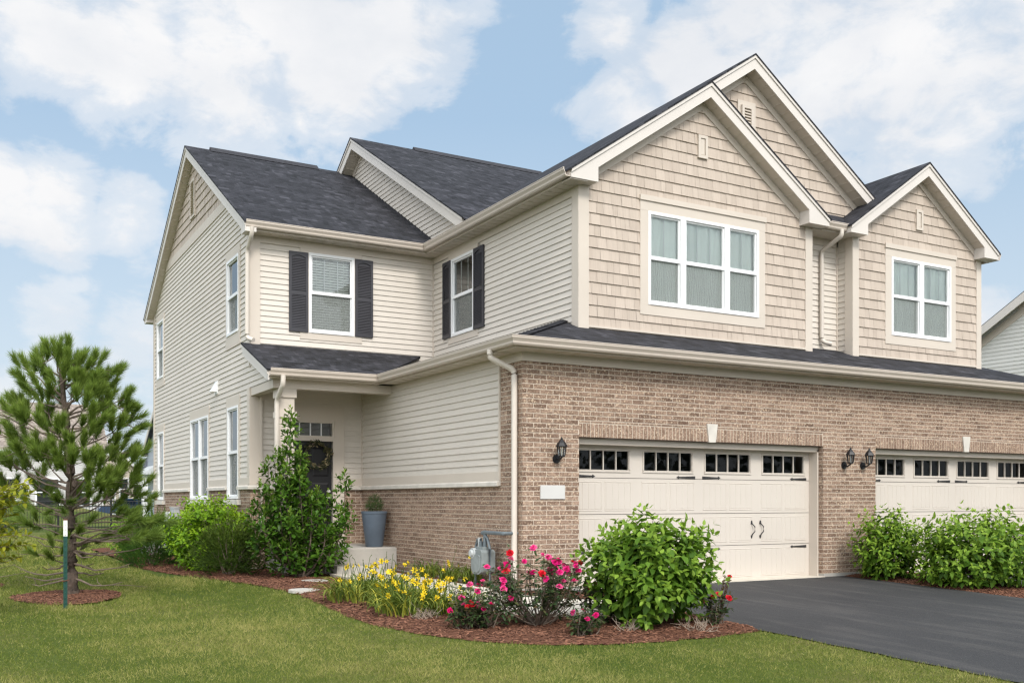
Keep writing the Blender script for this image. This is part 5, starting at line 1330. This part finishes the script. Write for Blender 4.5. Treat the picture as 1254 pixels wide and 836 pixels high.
# ------------------------------------------------------------------ gas meter
gm = empty('gas_meter', (6.62,12.55,0), 'grey gas meter with regulator and pipes against the brick side wall', 'meter'); m = MB(); x, y = 6.60, 12.50
def at(dy, dz, dx=0): return (x+dx, y+dy, dz)
prof = [(-.165,.33),(-.14,.27),(-.08,.235),(.08,.235),(.14,.27),(.165,.33),(.165,.55),(.12,.585),(-.12,.585),(-.165,.55)]
m.prism([(x-.11, y+a, c) for a, c in prof], (.22,0,0)); m.prism([(x-.125, y+a*.72, .33+(c-.33)*.72) for a, c in prof], (.02,0,0)); m.box(x-.07,x+.07,y-.115,y+.115,.585,.625); body = m.build('meter_body', M['meter'], gm, smooth=False)
m = MB(); m.tube([at(.06,.62),at(.06,.70)], .03, 10); m.tube([at(-.06,.62),at(-.06,.72)], .03, 10); m.tube([at(.23,.02),at(.23,.60),at(.17,.72),at(.06,.72),at(.06,.66)], .020, 10); m.tube([at(.23,.30),at(.23,.42)], .03, 10); m.tube([at(.23,.02),at(.23,.05)], .032,10)
m.tube([at(-.21,.10),at(-.21,.60),at(-.14,.74),at(-.06,.80)], .020, 10); m.tube([at(-.06,.70),at(-.06,.86)], .026, 10); m.tube([at(.02,.82),at(-.08,.83),at(-.60,.83)], [.03,.028,.026], 12); m.tube([at(-.58,.83),at(-.60,.83),at(-.60,.83,.23)], .026, 10); m.build('pipes', M['meterdark'], gm, smooth=True)
m = MB(); m.tube([at(.10,.53,-.08),at(.10,.53,-.13)], .075, 18); m.tube([at(.10,.53,-.13),at(.10,.53,-.16)], [.05,.045], 16); m.tube([at(.10,.60),at(.10,.75)], .03, 10); m.build('regulator', M['acmetal'], gm, smooth=True)

# ------------------------------------------------------------------ air conditioner and utility boxes by the left wall
ac = empty('air_conditioner', (4.0,24.6,0), 'grey air conditioner unit behind the juniper beside the left wall', 'air conditioner'); m = MB(); m.box(3.62,4.38,24.2,25.0,.0,.72)
for k in range(16): m.box(3.605,3.62,24.22,24.98,.06+k*.04,.075+k*.04); m.box(3.64,4.36,24.185,24.2,.06+k*.04,.075+k*.04)
m.build('cabinet', M['acmetal'], ac); m = MB(); m.box(3.60,4.40,24.18,25.02,.72,.77); m.lathe(4.0,24.6,[(.30,.77),(.28,.80),(.05,.81),(0,.81)],24); m.build('fan_cover', M['acmetal'], ac)
m = MB(); LL.slab(m, 24.35, 24.85, .82, 1.10, .006, .13); LL.slab(m, 24.33, 24.87, 1.10, 1.13, .006, .15); tag(m.build('utility_box', M['acmetal']), 'grey utility box on the brick left of the double window', 'utility box')
m = MB(); LL.slab(m, 24.98, 25.5, .74, .99, .006, .16); LL.slab(m, 25.0, 25.48, .99, 1.01, .006, .14); tag(m.build('utility_box', M['white']), 'white utility box low on the brick next to the grey one', 'utility box')

# ------------------------------------------------------------------ neighbours
def far_house(name, label, x0, x1, y0, y1, ze, zr_, axis, wall, roofm, trimm='white', wins=(), door=None, garage=None, ov=.3, hip=False):
    """axis 'x': ridge along x (gables face left and right); 'y': ridge along y (gable faces the viewer)"""
    o = empty(name, ((x0+x1)/2, (y0+y1)/2, 0), label, 'house', 'neighbouring houses')
    w = MB(); fr_f, fr_l, fr_r, fr_b = Fr('front', y0), Fr('left', x0), Fr('right', x1), Fr('back', y1)
    if axis == 'x':
        ym = (y0+y1)/2; lap(w, fr_f, [(x0,-.2),(x1,-.2),(x1,ze),(x0,ze)], z0=0, e=.12); lap(w, fr_b, [(x0,-.2),(x1,-.2),(x1,ze),(x0,ze)], z0=0, e=.12)
        g = [(y0,-.2),(y1,-.2),(y1,ze),(y0,ze)] if hip else [(y0,-.2),(y1,-.2),(y1,ze),(ym,zr_-.1),(y0,ze)]
        lap(w, fr_l, g, z0=0, e=.12); lap(w, fr_r, g, z0=0, e=.12)
    else:
        xm = (x0+x1)/2; lap(w, fr_l, [(y0,-.2),(y1,-.2),(y1,ze),(y0,ze)], z0=0, e=.12); lap(w, fr_r, [(y0,-.2),(y1,-.2),(y1,ze),(y0,ze)], z0=0, e=.12)
        g = [(x0,-.2),(x1,-.2),(x1,ze),(xm,zr_-.1),(x0,ze)]; lap(w, fr_f, g, z0=0, e=.12); lap(w, fr_b, g, z0=0, e=.12)
    w.build('wall', wall, o)
    r = MB()
    if axis == 'x':
        ym = (y0+y1)/2; k = (zr_-ze)/(ym-y0); he = min((x1-x0)/2, (ym-y0)) if hip else 0; zo = ze-k*ov
        roof(r, [(x0-ov,y0-ov,zo),(x1+ov,y0-ov,zo),(x1+ov-he-(ov if hip else 0),ym,zr_),(x0-ov+he+(ov if hip else 0),ym,zr_)], (1,0,0), .12); roof(r, [(x0-ov,y1+ov,zo),(x1+ov,y1+ov,zo),(x1+ov-he-(ov if hip else 0),ym,zr_),(x0-ov+he+(ov if hip else 0),ym,zr_)], (1,0,0), .12)
        if hip: roof(r, [(x0-ov,y0-ov,zo),(x0-ov,y1+ov,zo),(x0+he,ym,zr_)], (0,1,0), .12); roof(r, [(x1+ov,y0-ov,zo),(x1+ov,y1+ov,zo),(x1-he,ym,zr_)], (0,1,0), .12)
    else:
        xm = (x0+x1)/2; k = (zr_-ze)/(xm-x0); zo = ze-k*ov
        roof(r, [(x0-ov,y0-ov,zo),(x0-ov,y1+ov,zo),(xm,y1+ov,zr_),(xm,y0-ov,zr_)], (0,1,0), .12); roof(r, [(x1+ov,y0-ov,zo),(x1+ov,y1+ov,zo),(xm,y1+ov,zr_),(xm,y0-ov,zr_)], (0,1,0), .12)
    r.build('roof', roofm, o)
    t = MB()
    if axis == 'x' and not hip:
        ym = (y0+y1)/2
        for fr, s_ in ((fr_l,1),(fr_r,1)):
            for (a, za, b_, zb) in ((y0-ov,zo,ym,zr_),(y1+ov,zo,ym,zr_)): fr.poly(t, [(a,za-.30),(b_,zb-.30),(b_,zb-.03),(a,za-.03)], ov-.03, ov+.01)
        t.box(x0-ov,x1+ov,y0-ov-.1,y0-ov,zo-.25,zo-.02); t.box(x0-ov,x1+ov,y1+ov,y1+ov+.1,zo-.25,zo-.02)
    elif axis == 'y':
        xm = (x0+x1)/2
        for (a, za, b_, zb) in ((x0-ov,zo,xm,zr_),(x1+ov,zo,xm,zr_)): fr_f.poly(t, [(a,za-.30),(b_,zb-.30),(b_,zb-.03),(a,za-.03)], ov-.03, ov+.01)
        t.box(x0-ov-.1,x0-ov,y0-ov,y1+ov,zo-.25,zo-.02); t.box(x1+ov,x1+ov+.1,y0-ov,y1+ov,zo-.25,zo-.02)
    else: t.box(x0-ov-.02,x1+ov+.02,y0-ov-.08,y0-ov,zo-.22,zo); t.box(x0-ov-.08,x0-ov,y0-ov,y1+ov,zo-.22,zo)
    t.build('trim', M[trimm], o)
    for (side, u0, u1, z0, z1) in wins:
        fr = dict(f=fr_f, l=fr_l)[side]; wm = MB()
        for rc in ((u0-.1,u1+.1,z1,z1+.12),(u0-.1,u1+.1,z0-.1,z0),(u0-.1,u0,z0,z1),(u1,u1+.1,z0,z1),(u0,u1,(z0+z1)/2-.03,(z0+z1)/2+.03)): fr.slab(wm, *rc, .0, .06)
        wo = wm.build('window', M['white'], o); g = MB(); fr.quad(g, [(u0,z0,.03),(u1,z0,.03),(u1,z1,.03),(u0,z1,.03)]); g.build('pane', M['glass'], wo)
        g = MB(); fr.quad(g, [(u0,z0,.022),(u1,z0,.022),(u1,z1,.022),(u0,z1,.022)]); g.build('blind', M['room'], wo)
    return o
M['wall_white'] = rndpaint('white_siding', (.50,.49,.475), (.53,.52,.505), .6, .1, (4,60)); M['wall_tan'] = rndpaint('tan_siding', (.50,.44,.36), (.55,.48,.40), .6, .1, (4,60)); M['wall_grey'] = rndpaint('grey_siding', (.52,.54,.55), (.56,.58,.59), .6, .1, (4,60)); M['wall_blue'] = rndpaint('blue_siding', (.33,.37,.42), (.37,.41,.46), .6, .1, (4,60)); M['wall_pale'] = rndpaint('pale_siding', (.60,.59,.555), (.64,.63,.595), .6, .1, (4,60))
# right-hand neighbour, its gable wall facing us
nb = far_house('neighbour_house', 'pale sided house with a tan shingled gable at the right edge', 28, 40, 10.2, 19.6, 6.55, 9.3, 'x', M['wall_pale'], M['roof'], 'fascia', ov=.35)
s = MB(); shakes(s, Fr('left', 27.985), [(12.0,7.36),(18.0,7.36),(14.9,9.0)], z0=7.36); s.build('shingle_gable', M['shake'], nb); s = MB(); Fr('left',28).slab(s, 11.6, 18.35, 7.06, 7.36, .0, .03); Fr('left',28).poly(s, [(19.6,6.30),(14.9,9.02),(14.9,8.80),(19.6,6.05)], .0, .032); s.build('band_board', M['trim'], nb)
far_house('background_house', 'wide white house with a tan roof behind the pine and the black fence', 0.2, 8.2, 67, 76, 4.6, 7.7, 'x', M['wall_white'], M['roof_tan'], wins=(('f',4.4,5.6,1.0,2.6),('f',2.0,3.2,1.0,2.6),('f',6.6,7.4,1.0,2.6)))
far_house('background_house', 'tan gabled house between the white house and the dark-roofed house', 7.9, 11.2, 75, 84, 3.9, 5.9, 'y', M['wall_tan'], M['roof_tan'], wins=(('f',9.2,9.9,1.4,2.8),('f',10.3,10.8,1.4,2.8)))
far_house('background_house', 'pale grey house with a slate-dark hipped roof, left of the blue-grey house', 12.6, 20.5, 89, 97, 3.1, 6.3, 'x', M['wall_grey'], M['roof_slate'], hip=True, wins=(('f',13.2,14.0,1.5,2.7),('l',91,92.2,1.2,2.6),('f',15.0,16.0,1.5,2.7)))
bh = far_house('background_house', 'blue-grey house right behind the left edge of the duplex', 9.9, 20, 50, 61, 4.3, 7.4, 'x', M['wall_blue'], M['roof_slate'], 'fascia', wins=())
m = MB(); m.box(9.2,9.9,58.2,60.8,2.55,2.75); m.prism([(9.05,58,2.75),(9.9,58,2.75),(9.9,58,3.3)], (0,3,0)); m.build('porch_roof', M['wall_grey'], bh)
m = MB(); m.box(9.15,9.45,58.2,58.5,-.1,2.55); m.build('porch_post', M['white'], bh)
# black fence
fn = empty('metal_fence', (4.5,45.8,0), 'black metal picket fence across the lawn behind the pine', 'fence'); A, B = Vector((-2.0,48.8,0)), Vector((9.6,42.2,0)); n = 6; dv = (B-A)
for k in range(n+1):
    p = A.lerp(B, k/n); m = MB(); m.box(p.x-.04,p.x+.04,p.y-.04,p.y+.04,-.1,1.38); m.prism([(p.x-.05,p.y-.05,1.38),(p.x+.05,p.y-.05,1.38),(p.x+.05,p.y+.05,1.38),(p.x-.05,p.y+.05,1.38)], (0,0,.04)); m.build('post', M['black'], fn)
for k in range(n):
    m = MB(); a, b_ = A.lerp(B, k/n), A.lerp(B, (k+1)/n)
    for z in (.18, 1.05, 1.25): m.tube([a+Vector((0,0,z)), b_+Vector((0,0,z))], .02, 4)
    for j in range(1, 17): p = a.lerp(b_, j/17); m.box(p.x-.009,p.x+.009,p.y-.009,p.y+.009,.05,1.27)
    m.build('picket_panel', M['black'], fn)
# parked blue car
M['carblue'] = paint('blue_car_paint', (.035,.06,.11), .25, .05, 1, spec=.6); M['tyre'] = paint('tyre', (.015,.015,.015), .8, .1, 4)
cr = empty('parked_car', (9.9,66.0,0), 'dark blue car parked between the far houses', 'car'); m = MB()
side = [(-2.15,.35),(-2.2,.75),(-2.05,.92),(-1.35,.98),(-.75,1.42),(.75,1.44),(1.35,1.02),(2.05,.90),(2.2,.62),(2.15,.32)]
m.prism([(9.9+a, 65.15, c) for a, c in side], (0,1.7,0)); cb = m.build('body', M['carblue'], cr)
m = MB(); m.prism([(9.9+a, 65.14, c) for a, c in ((-1.15,1.0),(-.68,1.36),(.0,1.37),(.0,1.0))], (0,1.72,0)); m.prism([(9.9+a, 65.14, c) for a, c in ((.06,1.0),(.06,1.37),(.70,1.36),(1.15,1.02))], (0,1.72,0)); m.build('windows', M['glass_dark'], cr)
for dx in (-1.35,1.35):
    for dy in (65.1, 66.7):
        m = MB(); m.tube([(9.9+dx,dy,.32),(9.9+dx,dy+.2,.32)], .32, 20); w = m.build('wheel', M['tyre'], cr); m = MB(); m.tube([(9.9+dx,dy-.01,.32),(9.9+dx,dy+.21,.32)], .19, 14); m.build('rim', M['acmetal'], w)
# orange-leaved sapling by the far houses
def small_tree(name, label, x, y, h, r, m, n, size, trunk_r=.04):
    o = empty(name, (x,y,gz(y)), label, 'tree'); mb = MB(); mb.tube([(x,y,gz(y)-.05),(x+.02,y,h*.5),(x,y,h*.85)], [trunk_r,trunk_r*.8,trunk_r*.3], 8); mb.build('trunk', M['bark'], o, smooth=True); L = Leaves(); bb = MB()
    for k in range(9):
        e, v, q = surf_point((x,y,h-r), (r*.8,r*.8,r*.9), .7, -.6); bb.tube([(x,y,h*.45), e], [trunk_r*.5,trunk_r*.15], 5, False)
    bb.build('branches', M['twig'], o)
    for _ in range(n):
        p, v, k = surf_point((x,y,h-r), (r,r,r*1.1), .25, -.9, .3, x); shoot(L, p, v+Vector((0,0,.3))+rv3(.4), size, 3, .2, .3, 1, size*1.4, base=.4)
    L.build('crown', M[m], o); return o
# trees beside and across the street: they show in the panes
def treeline(name, pts, h, n, size, label):
    L = Leaves(); 
    for (x, y, r, hh) in pts:
        for _ in range(n):
            p, v, k = surf_point((x,y,gz(y)+hh*.55), (r,r,hh*.5), .5, -.95, .3, x+y); d = v + rv3(.5); L.add(p, d, v + rv3(.4), size*random.uniform(.6,1.3), .4+random.gauss(0,.25))
    o = L.build(name, M['treeleaf'], None); return tag(o, label, 'trees', kind='stuff')
pts = [(x, -27 + random.uniform(-3,3), random.uniform(3.2,4.6), random.uniform(7,10)) for x in range(-30, 62, 5)]
treeline('street_trees', pts, 8, 330, .75, 'leafy trees across the street')

# ------------------------------------------------------------------ grass blades and mulch chips
def inside(poly, x, y):
    p = np.array(poly); r = np.zeros(len(x), bool); j = len(p)-1
    for i in range(len(p)):
        c = ((p[i,1] > y) != (p[j,1] > y)) & (x < (p[j,0]-p[i,0])*(y-p[i,1])/(p[j,1]-p[i,1]+1e-12)+p[i,0]); r ^= c; j = i
    return r
def gzn(y): return np.where(y > 11.77, 0, -.03*(11.77-np.maximum(y,-10)))
def grass():
    N = 820000; ang = rng.uniform(R(-35), R(31), N)            # wedge of lawn round the camera, denser near by
    d = 5.2*(40/5.2)**(rng.random(N)**1.25); a = YAW + ang
    x, y = d*np.sin(a), d*np.cos(a)
    keep = (x < 7.555) | (y > 28)
    for pl in (bed_front, ring, ring2): keep &= ~inside(pl, x, y)
    keep &= ~((x > XL-.05) & (y > 17.5) & (y < 28.5) & (x < 20)); keep &= ~((x > 3.0) & (x < 4.7) & (y > 17) & (y < 27.9))
    x, y, d = x[keep], y[keep], d[keep]; n = len(x)
    pat = np.array([.8*mnoise.noise(Vector((a_*.5, b_*.5, 1.7))) + .6*mnoise.noise(Vector((a_*2.1, b_*2.1, 5))) + .45*mnoise.noise(Vector((a_*9, b_*9, 2))) for a_, b_ in zip(x, y)])
    h = (.020 + .030*rng.random(n)**2)*(1 + .5*pat)*np.clip(d/9, 1, 1.8); w = .0046*rng.uniform(.6,1.35,n)*np.clip(d/7, 1, 5)
    az = rng.random(n)*6.283; lean = rng.uniform(.1,1.25,n); dr = np.stack([np.cos(az)*np.sin(lean), np.sin(az)*np.sin(lean), np.cos(lean)], 1); nr = np.stack([np.cos(az+1.57+rng.normal(0,.5,n)), np.sin(az+1.57+rng.normal(0,.5,n)), np.zeros(n)], 1)
    tone = np.clip(.41 + .50*pat + rng.normal(0,.26,n) + .42*(rng.random(n) < .15), 0, 1)
    o = scatter_mesh('grass', NEED_V, NEED_F, np.stack([x, y, gzn(y)-.004], 1), frames_from(dr, nr), np.stack([h, w, w], 1), np.stack([tone, rng.random(n), rng.random(n)], 1), M['grass'])
    tag(o, 'short mown green lawn grass with drier yellowish patches', 'grass', kind='stuff')
grass()
CH_V = [(-.5,-.5,0),(.5,-.5,0),(.5,.5,0),(-.5,.5,0),(-.45,-.4,.35),(.45,-.4,.35),(.45,.4,.35),(-.45,.4,.35)]; CH_F = [(0,1,5,4),(1,2,6,5),(2,3,7,6),(3,0,4,7),(4,5,6,7)]
def chips(poly, n, name, zf_, label):
    p = np.array(poly); x = rng.uniform(p[:,0].min()-.04, p[:,0].max()+.04, n); y = rng.uniform(p[:,1].min(), min(p[:,1].max(), 22), n); k = inside(poly, x, y) & ~inside(wp, x, y) & ~((x > 4.95) & (y > 15.5)) ; x, y = x[k], y[k]; n = len(x)
    z = np.array([zf_(a, b_) for a, b_ in zip(x, y)]) + .004; az = rng.random(n)*6.283; tl = rng.normal(0,.22,n); d = np.stack([np.cos(az)*np.cos(tl), np.sin(az)*np.cos(tl), np.sin(tl)], 1); nr = np.stack([rng.normal(0,.3,n), rng.normal(0,.3,n), np.ones(n)], 1)
    sc_ = np.stack([rng.uniform(.018,.075,n), rng.uniform(.006,.018,n), rng.uniform(.006,.014,n)], 1)
    r = rng.random(n)**1.4; o = scatter_mesh(name, CH_V, CH_F, np.stack([x,y,z],1), frames_from(d, nr), sc_, np.stack([r, rng.random(n), r],1), M['chip']); tag(o, label, 'mulch', kind='stuff')
chips(bed_front, 52000, 'mulch_chips', bedz, 'reddish brown wood chips in the curved front bed'); chips(bed_mid, 9000, 'mulch_chips', bedz, 'reddish brown wood chips in the bed between the driveways')
chips(ring, 5000, 'mulch_chips', lambda x, y: gz(y)+.018+lump(x,y)*.8, 'reddish brown wood chips round the pine'); chips(ring2, 2500, 'mulch_chips', lambda x, y: gz(y)+.018+lump(x,y)*.8, 'reddish brown wood chips at the far left edge')

# ------------------------------------------------------------------ sky, sun, camera
w = bpy.data.worlds.new('World'); sc.world = w; w.use_nodes = True; nt = w.node_tree; bg = nt.nodes['Background']
SUN = Vector((-.10,-.74,.66)).normalized(); el = math.asin(SUN.z)
sky = node(nt, 'ShaderNodeTexSky', sky_type='NISHITA'); sky.sun_disc = False; sky.sun_elevation = el; sky.sun_rotation = math.atan2(SUN.x, SUN.y); sky.air_density = 1.0; sky.dust_density = 2.0; sky.ozone_density = 1.0
tc = node(nt, 'ShaderNodeTexCoord'); vec = tc.outputs['Generated']
def direction(px, py): return Vector((S_+C_*(px-627)/F_PX, C_-S_*(px-627)/F_PX, (HOR-py)/F_PX)).normalized()
CL = [(60,30,.10,.95),(150,60,.12,1.0),(280,90,.13,1.0),(400,80,.12,1.0),(500,30,.10,.9),(560,5,.06,.7),(330,20,.12,.95),(440,130,.07,.8),(70,250,.075,1.0),(150,265,.06,.9),(10,240,.06,1),(60,390,.06,.7),(160,420,.06,.55),(30,470,.10,.5),(170,480,.08,.5),
      (750,20,.06,.75),(780,130,.07,.85),(850,90,.085,1.0),(930,40,.10,1.0),(1030,80,.14,1.05),(1150,100,.14,1.05),(1240,60,.11,.95),(1120,180,.09,.8),(1220,385,.05,.75),(990,150,.10,.9),(730,140,.045,.55),(1070,10,.12,.9)]
acc = None
for (px, py, r, s_) in CL:
    d = direction(px, py); dn = node(nt, 'ShaderNodeVectorMath', operation='DISTANCE'); lk(nt, vec, dn.inputs[0]); dn.inputs[1].default_value = d
    mr = node(nt, 'ShaderNodeMapRange', interpolation_type='SMOOTHSTEP'); lk(nt, dn.outputs['Value'], mr.inputs['Value'])
    mr.inputs['From Min'].default_value = r*1.15; mr.inputs['From Max'].default_value = r*.1; mr.inputs['To Min'].default_value = 0; mr.inputs['To Max'].default_value = s_
    acc = mr.outputs[0] if acc is None else maths(nt, 'MAXIMUM', acc, mr.outputs[0])
mp = node(nt, 'ShaderNodeMapping'); mp.inputs['Scale'].default_value = (1,1,1.7); lk(nt, vec, mp.inputs['Vector'])
n1 = noise(nt, 6.5, 13, .62, vec=mp.outputs[0]); n1.inputs['Distortion'].default_value = .25; n2 = noise(nt, 2.2, 5, .5, vec=mp.outputs[0])
# clouds elsewhere in the sky, away from the photographed part
fwd = node(nt, 'ShaderNodeVectorMath', operation='DOT_PRODUCT'); lk(nt, vec, fwd.inputs[0]); fwd.inputs[1].default_value = Vector((S_,C_,.18)).normalized()
else_ = node(nt, 'ShaderNodeMapRange'); lk(nt, fwd.outputs['Value'], else_.inputs['Value']); else_.inputs['From Min'].default_value = .80; else_.inputs['From Max'].default_value = .62; else_.inputs['To Max'].default_value = .62
acc = maths(nt, 'MAXIMUM', acc, maths(nt, 'MULTIPLY', else_.outputs[0], maths(nt, 'ADD', .35, n2.outputs['Fac'])))
n4 = noise(nt, 17, 9, .6, vec=mp.outputs[0]); n4.inputs['Distortion'].default_value = .6
dens = maths(nt, 'ADD', maths(nt, 'MULTIPLY', acc, .82), maths(nt, 'ADD', maths(nt, 'MULTIPLY', maths(nt, 'SUBTRACT', n1.outputs['Fac'], .5), 1.5), maths(nt, 'MULTIPLY', maths(nt, 'SUBTRACT', n4.outputs['Fac'], .5), .75)))
cov = ramp(nt, dens, [(.22, (0,0,0)), (.48, (.5,.5,.5)), (.80, (1,1,1))]); cov.color_ramp.interpolation = 'EASE'
sep = node(nt, 'ShaderNodeSeparateXYZ'); lk(nt, vec, sep.inputs[0])
hz = node(nt, 'ShaderNodeMapRange'); lk(nt, sep.outputs[2], hz.inputs['Value']); hz.inputs['From Min'].default_value = .36; hz.inputs['From Max'].default_value = 0.0; hz.inputs['To Max'].default_value = .8
n3 = noise(nt, 9, 8, .6, vec=mp.outputs[0]); shade = ramp(nt, maths(nt, 'ADD', maths(nt, 'MULTIPLY', n2.outputs['Fac'], .5), maths(nt, 'MULTIPLY', n3.outputs['Fac'], .5)), [(.36, (.86,.885,.92)), (.56, (1.0,1.0,1.0))])
CLOUD = 7.15
cl = mixc(nt, 1.0, shade.outputs[0], (CLOUD,CLOUD*1.0,CLOUD*1.01), 'MULTIPLY')
thin = mixc(nt, .75, sky.outputs[0], (3.6,5.0,6.5))
thin = mixc(nt, hz.outputs[0], thin, (5.9,6.45,6.8))
fin = mixc(nt, cov.outputs[0], thin, cl)
sdot = node(nt, 'ShaderNodeVectorMath', operation='DOT_PRODUCT'); lk(nt, vec, sdot.inputs[0]); sdot.inputs[1].default_value = Vector((-.45,-.62,.60)).normalized()      # added glow lobe, out of view on the sun's side, brightens the walls
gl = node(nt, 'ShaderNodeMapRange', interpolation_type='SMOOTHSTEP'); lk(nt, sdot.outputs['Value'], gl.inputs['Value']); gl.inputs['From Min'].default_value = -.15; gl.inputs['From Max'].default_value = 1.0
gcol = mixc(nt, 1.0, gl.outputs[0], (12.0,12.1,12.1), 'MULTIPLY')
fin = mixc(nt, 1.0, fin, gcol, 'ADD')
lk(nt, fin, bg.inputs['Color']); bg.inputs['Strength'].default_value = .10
sl = bpy.data.lights.new('sun', 'SUN'); sl.energy = 1.9; sl.angle = R(14); sl.color = (1.0,.95,.88); so = bpy.data.objects.new('sun', sl); col.objects.link(so); so.rotation_euler = SUN.to_track_quat('Z','Y').to_euler()
cam = bpy.data.cameras.new('camera'); cam.sensor_width = 36; cam.sensor_fit = 'HORIZONTAL'; cam.lens = F_PX/1254*36; cam.shift_y = (HOR-418)/1254; cam.clip_end = 2000; cam.clip_start = .05
co = bpy.data.objects.new('camera', cam); col.objects.link(co); co.location = (0,0,CAM_H); co.rotation_euler = (R(90),0,-YAW); sc.camera = co
sc.view_settings.view_transform = 'Standard'; sc.view_settings.look = 'None'; sc.view_settings.gamma = 1; sc.view_settings.exposure = .41
sc.cycles.max_bounces = 6; sc.cycles.transparent_max_bounces = 12; sc.cycles.use_denoising = True; sc.cycles.denoiser = 'OPENIMAGEDENOISE'; sc.cycles.denoising_input_passes = 'RGB_ALBEDO_NORMAL'; sc.cycles.denoising_prefilter = 'NONE'; sc.cycles.denoising_quality = 'HIGH'; sc.cycles.use_adaptive_sampling = False; sc.cycles.pixel_filter_type = 'BLACKMAN_HARRIS'; sc.cycles.filter_width = 1.35
